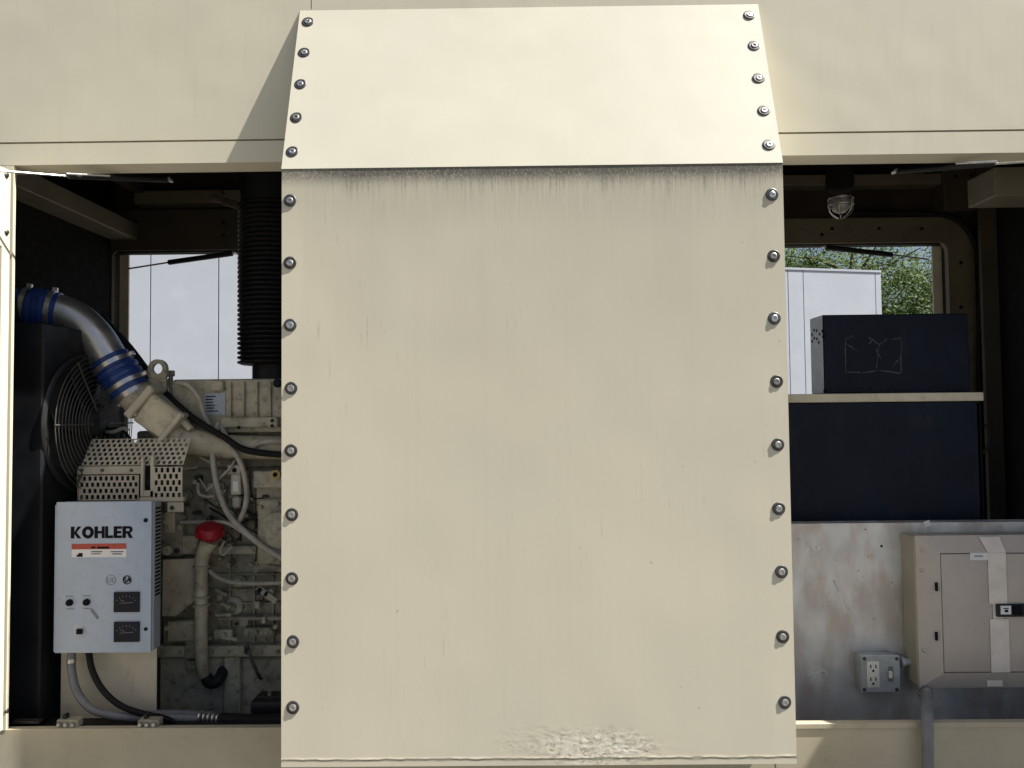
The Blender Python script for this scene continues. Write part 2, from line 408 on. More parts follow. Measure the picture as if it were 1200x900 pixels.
# ceiling lining pad, beams
m = MB(); m.box(XEL+.13, XL+.1, .12, YB-.10, 2.585, 2.615, .008); m.build('ceiling_pad', M['liner'], enc)
m = MB(); m.box(XR-.1, XER-.05, .12, YB-.10, 2.585, 2.615, .008); m.build('ceiling_pad', M['liner'], enc)
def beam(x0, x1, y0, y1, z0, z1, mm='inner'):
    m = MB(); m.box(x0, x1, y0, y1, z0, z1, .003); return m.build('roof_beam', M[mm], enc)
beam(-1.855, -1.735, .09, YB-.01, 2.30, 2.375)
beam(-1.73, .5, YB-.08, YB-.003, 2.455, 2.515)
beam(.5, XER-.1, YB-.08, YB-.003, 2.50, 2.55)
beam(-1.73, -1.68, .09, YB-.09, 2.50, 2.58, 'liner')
# rear wall with its two openings, real holes
lx0, _, _, lzt = rectpx(135, 297, 150, 330, YB); lx1 = .05
rx0 = .35; _, rx1, _, rzt = rectpx(1000, 287, 1109, 300, YB); rzb = ZSILL+.04; lzb = ZSILL+.04
m = MB()
for a, b_, c_, d_ in ((XEL, lx0, .16, 2.62), (lx1, rx0, .16, 2.62), (rx1, XER, .16, 2.62), (lx0, lx1, lzt, 2.62), (lx0, lx1, .16, lzb), (rx0, rx1, rzt, 2.62), (rx0, rx1, .16, rzb)):
    m.box(a, b_, YB, YB+.04, c_, d_)
m.build('rear_wall', M['liner'], enc)
# seals and lit jambs around the rear openings
def seal(x0, x1, z1, z0):
    m = MB(); r = .05
    pts = [Vector((x0, YB-.006, z0)), Vector((x0, YB-.006, z1-r)), Vector((x0+r*.3, YB-.006, z1-r*.3)), Vector((x0+r, YB-.006, z1)),
           Vector((x1-r, YB-.006, z1)), Vector((x1-r*.3, YB-.006, z1-r*.3)), Vector((x1, YB-.006, z1-r)), Vector((x1, YB-.006, z0))]
    m.tube(pts, .009, 8); return m.build('door_seal', M['seal'], enc)
seal(lx0-.005, lx1, lzt+.005, lzb); seal(rx0, rx1+.006, rzt+.005, rzb)
for x0, x1 in ((P(136, 400, YB+.045).x, P(150.5, 400, YB+.045).x), (P(1093, 330, YB+.045).x, P(1106, 330, YB+.045).x)):
    m = MB(); m.box(x0, x1, YB+.042, YB+.052, lzb, 2.5, .001)
    m.build('door_jamb', M['jamb'], enc)
# frame posts on the rear wall, with bolt holes
def post(px0, px1, py0, py1, Y, mm='inner', holes=()):
    m = MB(); m.boxpx(px0, py0, px1, py1, Y, YB-.004-Y, .003); o = m.build('frame_post', M[mm], enc)
    for hx, hy in holes:
        m = MB(); q = P(hx, hy, Y-.0005); m.lathe(q, (0, -1, 0), [(0, .008), (.003, .008), (.004, .006)], 12); m.build('bolt', M['black'], o)
    return o
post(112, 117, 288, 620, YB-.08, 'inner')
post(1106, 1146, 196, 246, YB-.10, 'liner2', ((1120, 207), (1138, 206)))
m = MB(); m.boxpx(1154, 190, 1400, 640, YB-.14, .02); m.build('partition', M['liner2'], enc)
def rounded_frame(x_in0, x_in1, z_in, x_out0, x_out1, z_out, zb, rin, rout, Y, th, nm, mt):
    """broad sheet frame round an opening, upper corners rounded"""
    m = MB(); b = m.b
    def path(x0, x1, z1, r):
        pts = [(x0, zb)]
        for k in range(9): a = math.pi-math.pi/2*k/8; pts.append((x0+r+r*math.cos(a), z1-r+r*math.sin(a)))
        for k in range(9): a = math.pi/2-math.pi/2*k/8; pts.append((x1-r+r*math.cos(a), z1-r+r*math.sin(a)))
        pts.append((x1, zb)); return pts
    I, O = path(x_in0, x_in1, z_in, rin), path(x_out0, x_out1, z_out, rout)
    L = [[b.verts.new((x, y, z)) for x, z in pl] for pl, y in ((I, Y+th), (I, Y), (O, Y), (O, Y+th))]
    for A, B in ((0, 1), (1, 2), (2, 3), (3, 0)):
        for k in range(len(I)-1): b.faces.new((L[A][k], L[A][k+1], L[B][k+1], L[B][k]))
    b.faces.new((L[0][0], L[1][0], L[2][0], L[3][0])); b.faces.new((L[0][-1], L[3][-1], L[2][-1], L[1][-1]))
    return m.build(nm, M[mt], enc)
YR = YB-.032
xo_ = P(1143, 330, YR).x; zo_ = P(1040, 255, YR).z; xi_ = P(1112, 330, YR).x; zi_ = P(1040, 284, YR).z
o = rounded_frame(rx0-.02, xi_, zi_, rx0-.14, xo_, zo_, rzb, .045, .15, YR, .028, 'opening_frame', 'brown')
for hx, hy in ((963, 275), (975, 268), (1030, 268), (1080, 268), (1126, 308), (1126, 360)):
    m = MB(); m.lathe(P(hx, hy, YR-.0005), (0, -1, 0), [(0, .008), (.003, .008), (.004, .006)], 12); m.build('bolt', M['black'], o)
xo2 = P(119, 330, YR).x; xi2 = P(131, 330, YR).x
o = rounded_frame(xi2, lx1+.02, P(200, 293, YR).z, xo2, lx1+.1, P(200, 246, YR).z, lzb, .03, .09, YR, .026, 'opening_frame', 'liner2')
for hx, hy in ((160, 260), (160, 278), (262, 261), (262, 276)):
    m = MB(); m.lathe(P(hx, hy, YR-.0005), (0, -1, 0), [(0, .008), (.003, .008), (.004, .006)], 12); m.build('bolt', M['black'], o)
# bracket and shelf on the right
m = MB(); m.boxpx(1166, 195, 1240, 229, .34, .16, .003); m.build('roof_bracket', M['inner'], enc)
m = MB(); m.boxpx(880, 461, 1153, 471, .40, .5, .002); m.build('shelf', M['jamb'], enc)

# ------------------------------------------------------------------ the bolted cover
cov = thing('bolted_cover_box', ((XL+XR)/2, -PR, ZB), 'large weathered beige cover box with sloping top and dark streaks, bolted down both edges', 'cover box')
def dent(x, z):
    a = math.exp(-((x-.24)/.13)**2-((z-.570)/.045)**2)*1.1 + .8*math.exp(-((x-.07)/.11)**2-((z-.585)/.04)**2)
    return a
b = bmesh.new(); NX, NZ = 330, 300
zs = []
for j in range(NZ+1):
    t_ = j/NZ
    zs.append(ZB + (ZT-ZB)*(t_**1.7 if t_ < 1 else 1))
vs = []
for j in range(NZ+1):
    row = []
    for i in range(NX+1):
        x = XL+(XR-XL)*i/NX; z = zs[j]
        y = -PR + .0016*noise(Vector((x*1.9, 0, z*1.3)))+.0005*noise(Vector((x*7, 3, z*5)))
        edge = min(1, min(x-XL, XR-x, ZT-z)/.06); y = -PR+(y+PR)*max(0, edge)
        a = dent(x, z)
        if a > .02:
            y += a*.7*(.0007*noise(Vector((x*36, 1, z*60)))+.0006*noise(Vector((x*90, 5, z*130)))+.0004*noise(Vector((x*200, 7, z*260))))*(.35+1.3*max(0, .5+noise(Vector((x*11, 4, z*17)))))
        # creased fold at the foot
        zz = z-.545-.003*noise(Vector((x*20, 9, 0)))
        y += -.0006*math.exp(-(zz/.0035)**2)*(1+.8*noise(Vector((x*35, 2, 0))))
        row.append(b.verts.new((x, y, z)))
    vs.append(row)
for j in range(NZ):
    for i in range(NX): b.faces.new((vs[j][i], vs[j][i+1], vs[j+1][i+1], vs[j+1][i]))
# returned edges give the sheet its thickness
for line in ([r[0] for r in vs], [r[-1] for r in vs][::-1], vs[0][::-1]):
    back = [b.verts.new((v.co.x, -PR+.006, v.co.z)) for v in line]
    for k in range(len(line)-1): b.faces.new((line[k], line[k+1], back[k+1], back[k]))
mm_ = MB(); mm_.b.free(); mm_.b = b
mm_.build('front_sheet', M['cover'], cov, 30)
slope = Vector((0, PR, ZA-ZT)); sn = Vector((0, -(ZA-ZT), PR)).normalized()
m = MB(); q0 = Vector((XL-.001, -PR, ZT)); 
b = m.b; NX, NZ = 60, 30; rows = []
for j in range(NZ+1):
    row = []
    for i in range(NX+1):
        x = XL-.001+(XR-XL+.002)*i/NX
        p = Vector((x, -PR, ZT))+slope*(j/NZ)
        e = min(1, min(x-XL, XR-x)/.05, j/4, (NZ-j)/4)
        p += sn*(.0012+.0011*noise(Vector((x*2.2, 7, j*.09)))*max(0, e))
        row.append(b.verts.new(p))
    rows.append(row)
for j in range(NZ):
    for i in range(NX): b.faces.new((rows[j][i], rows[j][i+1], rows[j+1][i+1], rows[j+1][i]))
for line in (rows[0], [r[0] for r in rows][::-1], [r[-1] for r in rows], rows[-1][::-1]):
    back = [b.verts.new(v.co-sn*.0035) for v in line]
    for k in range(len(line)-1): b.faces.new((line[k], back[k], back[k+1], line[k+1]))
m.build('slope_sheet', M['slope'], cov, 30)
for sx_ in (XL+.003, XR-.006):
    m = MB(); m.prism([(sx_, -PR+.0065, ZB+.003), (sx_, -PR+.0065, ZT-.006), (sx_, -.005, ZA-.012), (sx_, -.005, ZB+.003)], (.003, 0, 0)); m.build('side_sheet', M['wall'], cov)
m = MB(); m.box(XL+.007, XR-.007, -PR+.0065, -.006, ZB+.003, ZB+.006); m.build('bottom_sheet', M['wall'], cov)
def bolt_at(p, n, turn):
    m = MB(); m.lathe(p, n, [(-.001, .0180), (.0007, .0183), (.0016, .0172), (.0022, .0140), (.0013, .0108)], 22)
    w_ = MB(); w_.lathe(p, n, [(.0012, .0098), (.0030, .0096), (.0040, .0080), (.0044, .0062), (.0042, .0052), (.0020, .0046), (.0020, .001)], 22)
    return w_, m
def place_bolt(p, n):
    nn = (Vector(n)+Vector((random.gauss(0, .035), 0, random.gauss(0, .035)))).normalized()
    hb, wb = bolt_at(Vector(p), nn, 0)
    bmesh.ops.scale(hb.b, vec=[random.uniform(.94, 1.06)]*3, space=Matrix.Translation(-Vector(p)), verts=hb.b.verts)
    o = hb.build('bolt', M[random.choice(('steel', 'steel', 'steel2'))], cov); q = wb.build('washer', M[random.choice(('dsteel', 'dsteel2'))], o); return o, q
LB = [(340, 235), (340, 308), (340.5, 381), (341, 455), (341.5, 528), (342, 603), (342.5, 678), (343, 752), (343, 829)]
RB = [(905, 228), (906, 300), (907.5, 373), (909.5, 447), (911.5, 521), (913, 596), (915.5, 670), (917.5, 746), (919.5, 823)]
for bx_, by_ in LB+RB:
    p = P(bx_, by_, -PR); p.x += random.uniform(-.0012, .0012); place_bolt(p, Vector((0, -1, 0)))
for bx_, by_ in [(361, 26), (356.5, 62), (352, 99), (347, 138), (342.5, 178), (878, 18), (883.5, 54), (889, 92), (895, 130), (901, 170)]:
    place_bolt(Ppl(bx_, by_, Vector((0, -PR, ZT)), sn)+sn*.0014, sn)

# ------------------------------------------------------------------ doors standing open
def door(name, hx, ang, w_, label, sgn, z0, z1):
    """leaf hinged at (hx,-.004); ang from the wall line"""
    d = thing(name, (hx, -.012, z0), label, 'door', 'open doors of the housing')
    u = Vector((math.cos(ang), math.sin(ang), 0)); inn = Vector((-u.y, u.x, 0))*sgn    # inn: towards the bay side
    def slab(a0, a1, b0, b1, c0, c1, nm, mt):
        m = MB(); base = Vector((hx, -.012, 0))
        pts = [base+u*a+inn*b_+Vector((0, 0, c0)) for a, b_ in ((a0, b0), (a1, b0), (a1, b1), (a0, b1))]
        m.prism(pts, (0, 0, c1-c0)); return m.build(nm, M[mt], d)
    slab(0, w_, -.003, 0, z0, z1, 'skin', 'wall')
    o = slab(0, .034, .0005, .012, z0, z1, 'edge_flange', 'wall')
    slab(w_-.022, w_, .0005, .012, z0, z1, 'edge_flange', 'wall')
    slab(.0345, w_-.0225, .0005, .012, z1-.24, z1-.001, 'top_flange', 'wall')
    slab(.0345, w_-.0225, .0005, .012, z0+.001, z0+.06, 'bottom_flange', 'wall')
    slab(.0355, w_-.0235, .0005, .009, z0+.062, z1-.252, 'foam_pad', 'foam')
    return d, u, inn, o
dl, du, dinn, fl = door('left_bay_door', XOL-.016, -math.pi/2, .72, 'open beige door edge at the left bay, lit flange with small bolts', 1, ZSILL+.004, ZH-.020)
dl.name = 'bay_door'
for yy, zz in (((205), 0), ((272), 0), ((833), 0)):
    q = Ppl(7.5, yy, Vector((XOL-.0035, 0, 0)), Vector((1, 0, 0)))
    m = MB(); m.lathe(q, (1, 0, 0), [(0, .0085), (.002, .0088), (.005, .006), (.006, .003)], 14)
    m.build('bolt', M['dsteel'], fl)
dr, *_ = door('bay_door', XOR+.02, -math.pi/3, .70, 'beige door of the right bay swung wide open past the load panel', -1, ZSILL+.004, ZH-.003)

# ------------------------------------------------------------------ gas struts
def strut(pts, label, rr=(.0035, .0085)):
    a, k, b_ = pts
    d = thing('gas_strut', a, label, 'gas strut', 'gas struts holding the doors')
    m = MB(); m.cyl(a, k, rr[0], n=10); m.build('rod', M['steel'], d)
    m = MB(); u = (b_-k).normalized(); m.lathe(k, u, [(-.004, .004), (0, rr[1]), ((b_-k).length, rr[1]), ((b_-k).length+.006, .004)], 12)
    m.build('cylinder_body', M['matblack'], d)
    m = MB(); m.lathe(b_+u*.012, (0, -1, 0), [(-.01, .006), (.008, .008), (.016, .006)], 10); m.build('ball_joint', M['steel'], d)
    return d
s1 = strut((P(-30, 198, -.20), P(80, 206.5, -.02), P(196, 211, .22)), 'bright gas strut across the top of the left bay')
m = MB(); m.cyl(P(80, 205.5, -.021)+Vector((0, -.0085, .002)), P(131, 208, .05)+Vector((0, -.0095, .002)), .0035, n=8); m.build('steel_sleeve', M['steel'], s1)
s2 = strut((P(1240, 187, -.25), P(1165, 192, -.03), P(1052, 201, .22)), 'gas strut across the top of the right bay')
m = MB(); m.cyl(P(1166, 191.5, -.035)+Vector((0, -.010, .002)), P(1118, 194, .03)+Vector((0, -.010, .003)), .004, n=8); m.build('steel_sleeve', M['steel'], s2)
strut((P(150, 315, YB+.03), P(198, 307.5, YB-.0), P(272, 297, YB-.06)), 'black gas strut across the rear opening behind the engine', (.004, .012))
strut((P(1088, 304, YB+.03), P(1045, 298.5, YB), P(968, 290, YB-.06)), 'black gas strut across the rear opening above the dark box', (.004, .012))

# ------------------------------------------------------------------ radiator and fan
rad = thing('radiator', (-1.6, .1, ZSILL-.03), 'black radiator and fan shroud at the left end behind the blue-sleeved pipe', 'radiator')
rx = P(50, 500, .10).x
m = MB(); m.box(-1.80, rx, .10, .60, ZSILL-.028, P(50, 378, .10).z, .006); m.build('shroud', M['rad'], rad)
m = MB(); m.box(-1.84, -1.70, .15, .6, P(50, 378, .1).z+.002, P(40, 350, .3).z, .02, 2); m.build('header_tank', M['rad'], rad)
fc = Vector((rx+.03, .335, P(90, 497, .33).z))
fg = MB(); fg.ring(fc-Vector((.028, 0, 0)), (1, 0, 0), .235, .010, 48, 8); fg.build('fan_ring', M['matblack'], rad)
m = MB(); m.lathe(fc-Vector((.029, 0, 0)), (1, 0, 0), [(0, .225), (.004, .225)], 40); m.build('fan_opening', M['matblack'], rad)
o = None
for k in range(7):
    a = 2*math.pi*k/7+.3; m = MB(); cc = fc-Vector((.018, 0, 0)); d_ = Vector((0, math.cos(a), math.sin(a)))
    m.obox(cc+d_*.06, cc+d_*.21, .09, .006, Vector((1, 0, 0))+d_.cross(Vector((1, 0, 0)))*.5, .002); m.build('fan_blade', M['matblack'], rad)
m = MB(); m.lathe(fc-Vector((.024, 0, 0)), (1, 0, 0), [(0, .065), (.03, .06), (.045, .04)], 20); m.build('fan_hub', M['matblack'], rad)
for k in range(11):
    m = MB(); m.ring(fc+Vector((.022-.0012*k, 0, 0)), (1, 0, 0), .075+.0160*k, .0016, 44, 5); m.build('guard_ring', M['wire'], rad)
for k in range(6):
    a = 2*math.pi*k/6; d_ = Vector((0, math.cos(a), math.sin(a)))
    m = MB(); m.cyl(fc+Vector((.024, 0, 0))+d_*.05, fc+Vector((.012, 0, 0))+d_*.24, .003, n=6); m.build('guard_spoke', M['wire'], rad)
m = MB()   # woven belt guard rim right of the fan
for k in range(26):
    a = -.75+1.75*k/25; 
    p0 = P(102+23*math.cos(a*1.1), 455-62*math.sin(a*1.0), .34)
    for s_ in (-1, 1):
        m.cyl(p0+Vector((-.014*s_, -.01, -.010)), p0+Vector((.014*s_, -.01, .010)), .0018, n=5)
o = m.build('mesh_rim', M['dsteel'], rad); o['kind'] = 'stuff'
m = MB(); m.obox(P(17, 845, .05), P(48, 845, .05), .008, .02); m.build('foot_rail', M['dsteel'], rad)
for q in ((58, 484), (50, 560), (50, 600), (55, 480)):
    m = MB(); m.lathe(P(q[0], q[1], .22), (.6, -1, 0), [(0, .008), (.006, .008), (.009, .004)], 8); m.build('bolt', M['dsteel'], rad)

# ------------------------------------------------------------------ charge-air pipe
pipe = thing('charge_air_pipe', P(60, 365, .36), 'polished metal elbow pipe with two blue sleeves running down to the engine', 'pipe')
path = [P(-20, 356, .28), P(20, 359, .31), P(60, 364, .34), P(88, 374, .36), P(110, 394, .37), P(126, 418, .38), P(141, 441, .385), P(158, 464, .39)]
m = MB(); m.tube(path, [.064]*8, 26); m.build('metal_pipe', M['alup'], pipe)
def sleeve(a, b_, r, bands, mt='blue'):
    a, b_ = Vector(a), Vector(b_); u = (b_-a).normalized(); L = (b_-a).length
    prof = [(0, r-.004), (.001, r)]
    for t_ in bands: prof += [(L*(t_-.09), r), (L*(t_-.045), r+.006), (L*(t_+.045), r+.006), (L*(t_+.09), r)]
    prof += [(L-.001, r), (L, r-.004)]
    m = MB(); m.lathe(a, u, prof, 30); return m.build('blue_sleeve', M[mt], pipe), u
def clampring(c, u, r, parent):
    m = MB(); m.lathe(Vector(c)-u*.009, u, [(0, r), (.001, r+.003), (.017, r+.003), (.018, r)], 30)
    s_ = u.cross(Vector((0, 1, 0))).normalized()
    p = Vector(c)+(-s_ if s_.z < 0 else s_)*(r+.008)-Vector((0, .0, 0))
    m.obox(p-u*.008, p+u*.008, .016, .02, bev=.002); m.build('hose_clamp', M['steel'], parent)
o, u = sleeve(P(22, 359.5, .312), P(70, 366, .348), .069, (.35, .5, .65))
clampring(P(31, 360.7, .319), u, .070, o); clampring(P(61, 364.8, .341), u, .070, o)
o, u = sleeve(P(128, 421, .381), P(154, 459, .389), .069, (.4, .6))
clampring(P(133, 428.5, .382), u, .070, o); clampring(P(149, 451.5, .388), u, .070, o)

# ------------------------------------------------------------------ engine
YE = .42
eng = thing('diesel_engine', P(250, 850, .575), 'tan painted diesel engine filling the left bay beside the cover', 'engine')
def part(nm, mb, mt, par=None, sm=35): return mb.build(nm, M[mt], par or eng, sm)
xend = -.30
# rocker cover
X0, X1, Z0, Z1 = rectpx(200, 444, 330, 503, YE)
m = MB(); m.box(X0, xend, YE, YE+.30, Z0, Z1, .012, 2); m.box(X0-.004, xend, YE-.012, YE+.312, Z0-.012, Z0+.008, .003)
rc = part('rocker_cover', m, 'engine2')
for k in range(4):
    m = MB(); xx = P(271+15.5*k, 470, YE).x; m.box(xx-.003, xx+.003, YE-.008, YE+.01, Z0+.012, Z1-.012, .002); part('rib', m, 'engine2', rc)
m = MB(); m.boxpx(246, 446, 262, 458, YE-.012, .014, .003); part('boss', m, 'engine2', rc)
m = MB(); m.boxpx(239, 461, 264, 486, YE-.003, .0025); lab = part('rating_label', m, 'bluelabel', rc)
m = MB()
for k in range(6): m.boxpx(241, 464+k*3.4, 241+random.uniform(8, 16), 465.3+k*3.4, YE-.0036, .0005)
part('label_print', m, 'ink', rc)
m = MB(); m.lathe(P(326, 449, YE-.001), (0, -1, 0), [(0, .016), (.012, .016), (.016, .010)], 14); part('bolt', m, 'black', rc)
# lifting eye
le = MB(); c0 = P(184, 432, YE-.02); pts = []
r = .034
for k in range(13):
    a = math.pi*k/12; pts.append(c0+Vector((r*math.cos(a), 0, r*math.sin(a))))
bot = P(184, 478, YE-.02).z
xl_, xr_ = c0.x-r, c0.x+r
# plate with a real hole: ring of quads + lower part
b = le.b; n = 28; ro = []
def outer(a):
    dx, dz = math.cos(a), math.sin(a)
    if dz >= 0: return Vector((r*dx, 0, r*dz))
    t_ = min(r/abs(dx) if abs(dx) > 1e-6 else 9, r/abs(dz)); return Vector((dx*t_, 0, dz*t_))
for side in (0, .018):
    A = [b.verts.new(c0+Vector((0, side, 0))+outer(2*math.pi*k/n)) for k in range(n)]
    B = [b.verts.new(c0+Vector((0, side, 0))+Vector((.019*math.cos(2*math.pi*k/n), 0, .019*math.sin(2*math.pi*k/n)))) for k in range(n)]
    for k in range(n): b.faces.new((A[k], A[(k+1) % n], B[(k+1) % n], B[k]))
    ro.append((A, B))
for k in range(n):
    b.faces.new((ro[0][0][k], ro[1][0][k], ro[1][0][(k+1) % n], ro[0][0][(k+1) % n])); b.faces.new((ro[0][1][k], ro[0][1][(k+1) % n], ro[1][1][(k+1) % n], ro[1][1][k]))
le.box(c0.x-r, c0.x+r, c0.y, c0.y+.018, bot, c0.z-r-.0003, .001)
part('lifting_eye', le, 'cast')
m = MB(); m.cyl(P(200, 436, YE+.02), P(201, 485, YE+.02), .008, n=10); m.boxpx(197, 434, 203, 441, YE+.012, .016, .002); part('dipstick', m, 'cast')
# cylinder head and manifold
m = MB(); m.boxpx(205, 500, 400, 548, YE+.03, .24, .006); hd = part('cylinder_head', m, 'cast')
m = MB(); m.boxpx(258, 489, 325, 501, YE-.03, .05, .004); part('rail', m, 'engine2')
for q in ((319, 493), (319, 499), (280, 501)):
    m = MB(); m.hex(P(q[0], q[1], YE-.031), (0, -1, 0), .006, .006); part('bolt', m, 'black')
m = MB(); m.tube([P(195, 505, .37), P(215, 515, .37), P(240, 520, .38), P(280, 524, .40), P(400, 526, .42)], [.045, .048, .045, .042, .042], 20); part('intake_manifold', m, 'engine')
# beige elbow between sleeve and manifold
el = MB(); a_, b_ = P(152, 457, .389), P(215, 514, .38)
el.tube([a_, P(180, 484, .385), P(200, 503, .38), b_], [.061, .058, .054, .05], 22); eo = part('intake_elbow', el, 'engine')
m = MB(); m.obox(P(173, 476, .36), P(207, 500, .36), .115, .085, bev=.006); part('flange_block', m, 'engine', eo)
m = MB(); m.obox(P(167, 468, .35), P(174, 474, .35), .135, .10, bev=.004); part('flange', m, 'guard', eo)
m = MB(); m.obox(P(203, 500, .35), P(208, 504, .35), .135, .10, bev=.004); part('flange', m, 'guard', eo)
for f_ in (-1, 1):
    for q in ((170, 471), (205.5, 502)):
        d_ = Vector((.55, 0, .8))*.055*f_; m = MB(); m.hex(P(q[0], q[1], .298)+d_, (0, -1, 0), .007, .008); part('bolt', m, 'cast', eo)
m = MB(); m.cyl(P(214, 493, .34), P(224, 503, .34), .012, n=10); part('pipe_plug', m, 'engine', eo)
m = MB(); m.cyl(P(180, 463, .33), P(192, 474, .33), .005, n=8); part('clamp_screw', m, 'engine', eo)
# block, skirt, sump
m = MB()
m.boxpx(190, 548, 420, 757, YE+.02, .30, .008)
m.boxpx(250, 560, 330, 570, YE+.005, .02, .003)
blk = part('engine_block', m, 'cast')
m = MB(); m.boxpx(184, 757, 420, 770, YE-.02, .38, .003); part('sump_flange', m, 'engine2')
m = MB(); m.boxpx(186, 770.5, 262, 842, YE, .34, .006); m.boxpx(262, 770.5, 281, 842, YE-.012, .34, .004); m.boxpx(281, 770.5, 420, 842, YE+.01, .34, .006); part('sump', m, 'engine2')
for k in range(8):
    m = MB(); m.hex(P(192+19*k, 763.5, YE-.021), (0, -1, 0), .0065, .008); part('bolt', m, 'cast')
m = MB(); m.boxpx(158, 505, 198, 842, YE+.10, .26, .01, 2); th = part('gear_housing', m, 'cast')
m = MB(); m.boxpx(136, 560, 158, 842, YE+.14, .18, .01, 2); part('front_cover', m, 'matblack')
m = MB(); m.lathe(P(150, 552, YE+.2), (-1, 0, 0), [(0, .12), (.05, .12), (.06, .09), (.10, .09)], 24); part('crank_pulley', m, 'matblack')
# raised castings on the block
cast = [(242, 566, 262, 598), (186, 600, 214, 652), (300, 560, 330, 600), (248, 640, 300, 650), (255, 723, 330, 728), (196, 728, 230, 752), (250, 738, 272, 750), (285, 736, 322, 747), (192, 600, 205, 625), (205, 628, 232, 650), (270, 600, 286, 618)]
for k, (a, b2, c, d) in enumerate(cast):
    m = MB(); m.boxpx(a, b2, c, d, YE-.015-.004*(k % 3), .06, .006, 2); part('casting', m, ('engine2', 'cast', 'engine')[k % 3], blk)
for q in ((192, 612), (202, 636), (215, 606), (228, 640), (210, 618), (256, 572), (254, 590), (306, 570), (318, 590), (245, 608), (212, 690), (196, 736), (225, 735), (262, 744), (300, 741), (318, 740), (206, 646), (190, 652), (233, 612), (300, 612), (258, 655), (322, 735), (275, 733), (205, 575), (228, 565), (238, 590)):
    m = MB(); p = P(q[0], q[1], YE-.03); m.hex(p+Vector((0, .02, 0)), (0, -1, 0), random.uniform(.006, .011), random.uniform(.016, .03)); part('bolt', m, random.choice(('cast', 'engine2', 'engine', 'dsteel')), blk)
# round plug with a hex, oval boss
m = MB(); c = P(275, 710, YE+.02); m.lathe(c, (0, -1, 0), [(0, .036), (.010, .034), (.016, .026), (.017, .02), (.012, .018)], 24); pl = part('core_plug', m, 'engine2', blk)
m = MB(); m.hex(c+Vector((0, -.012, 0)), (0, -1, 0), .012, .014); part('hex', m, 'cast', blk)
# bracket plate
m = MB(); z_ = [P(x, y, .38) for x, y in ((191, 656), (229, 655), (231, 703), (205, 722), (190, 722))]; m.prism(z_, (0, .012, 0)); part('bracket_plate', m, 'engine')
m = MB(); m.lathe(P(197, 645, .37), (0, -1, 0), [(0, .016), (.01, .016), (.012, .008), (.006, .006)], 14); part('bracket_eye', m, 'engine')
# oil filler tube with clamps and red cap
m = MB(); m.tube([P(247, 632, .33), P(240, 645, .34), P(236, 662, .35), P(236, 700, .36), P(236, 760, .37), P(238, 785, .38), P(244, 800, .42)], [.030, .026, .023, .022, .0225, .021, .018], 18); ft = part('filler_tube', m, 'engine')
for yy in (664, 700, 709):
    m = MB(); m.lathe(P(236, yy, .352+(yy-664)*.0002)-Vector((0, 0, .004)), (0, 0, 1), [(0, .024), (.001, .030), (.008, .030), (.009, .024)], 20); part('clamp', m, 'engine2', ft)
m = MB(); cdir = Vector((.15, -.35, 1)).normalized(); c = P(246, 630, .325); m.lathe(c, cdir, [(0, .034), (.012, .045), (.020, .047), (.036, .045), (.044, .038), (.046, .02)], 16)
cap = part('filler_cap', m, 'red')
for k in range(8):
    a = 2*math.pi*k/8; s1_ = cdir.orthogonal().normalized(); s2_ = cdir.cross(s1_); d_ = s1_*math.cos(a)+s2_*math.sin(a)
    m = MB(); m.obox(c+cdir*.012+d_*.046, c+cdir*.034+d_*.046, .010, .008, d_, .002); part('grip', m, 'red', cap)
# elbow under the tube, black plug
m = MB(); m.tube([P(240, 790, .40), P(246, 800, .38), P(256, 797, .38), P(262, 785, .42)], .020, 14); part('drain_elbow', m, 'matblack')
m = MB(); m.boxpx(216, 752, 232, 772, YE-.035, .03, .003); m.boxpx(218, 775, 230, 786, YE-.03, .03, .004); part('drain_block', m, 'cast')
# sensor with wire, tag, small spring clip
m = MB(); m.tube([P(290, 757, .37), P(293, 768, .36), P(300, 785, .36), P(306, 796, .37)], .006, 8); m.lathe(P(290, 765, .37), (0, -.3, 1), [(0, .010), (.025, .010), (.028, .005)], 10); part('oil_sender', m, 'dsteel')
m = MB(); m.obox(P(297, 797, .38), P(314, 797, .38), .012, .02, bev=.002); part('sender_plug', m, 'cast')
m = MB(); m.obox(P(302, 688, .39), P(324, 705, .39), .022, .012, bev=.002); tg = part('injector_line_tag', m, 'hose')
m = MB(); m.obox(P(302, 690, .383), P(306, 693, .383), .016, .004); m.obox(P(310, 695, .383), P(313, 697, .383), .016, .004); part('tag_mark', m, 'ink', tg)
# fuel pump / governor body by the cover
m = MB(); m.boxpx(300, 585, 345, 664, .34, .14, .02, 3); fp = part('fuel_pump', m, 'engine2')
m = MB(); m.lathe(P(327, 622, .345), (0, -1, 0), [(0, .07), (.02, .066), (.03, .05), (.034, .02)], 26); part('pump_cover', m, 'engine2', fp)
for q in ((306, 594), (306, 626), (318, 652), (326, 590)):
    m = MB(); m.hex(P(q[0], q[1], .34), (0, -1, 0), .008, .012); part('bolt', m, 'cast', fp)
m = MB(); m.tube([P(300, 668, .36), P(312, 664, .35), P(335, 668, .35)], .012, 8); m.lathe(P(316, 650, .34), (0, -1, 0), [(0, .03), (.012, .028), (.014, .018)], 18); part('pump_flange', m, 'cast', fp)
m = MB(); m.boxpx(296, 552, 345, 572, .36, .06, .004); bl = part('head_bracket', m, 'engine2')
m = MB(); m.lathe(P(324, 556, .358), (0, -1, 0), [(0, .017), (.012, .017), (.013, .009), (.004, .008)], 18); part('bracket_bush', m, 'brass', bl)
m = MB(); m.lathe(P(322, 556, .349), (0, -1, 0), [(0, .007), (.003, .007)], 12); part('bush_hole', m, 'ink', bl)
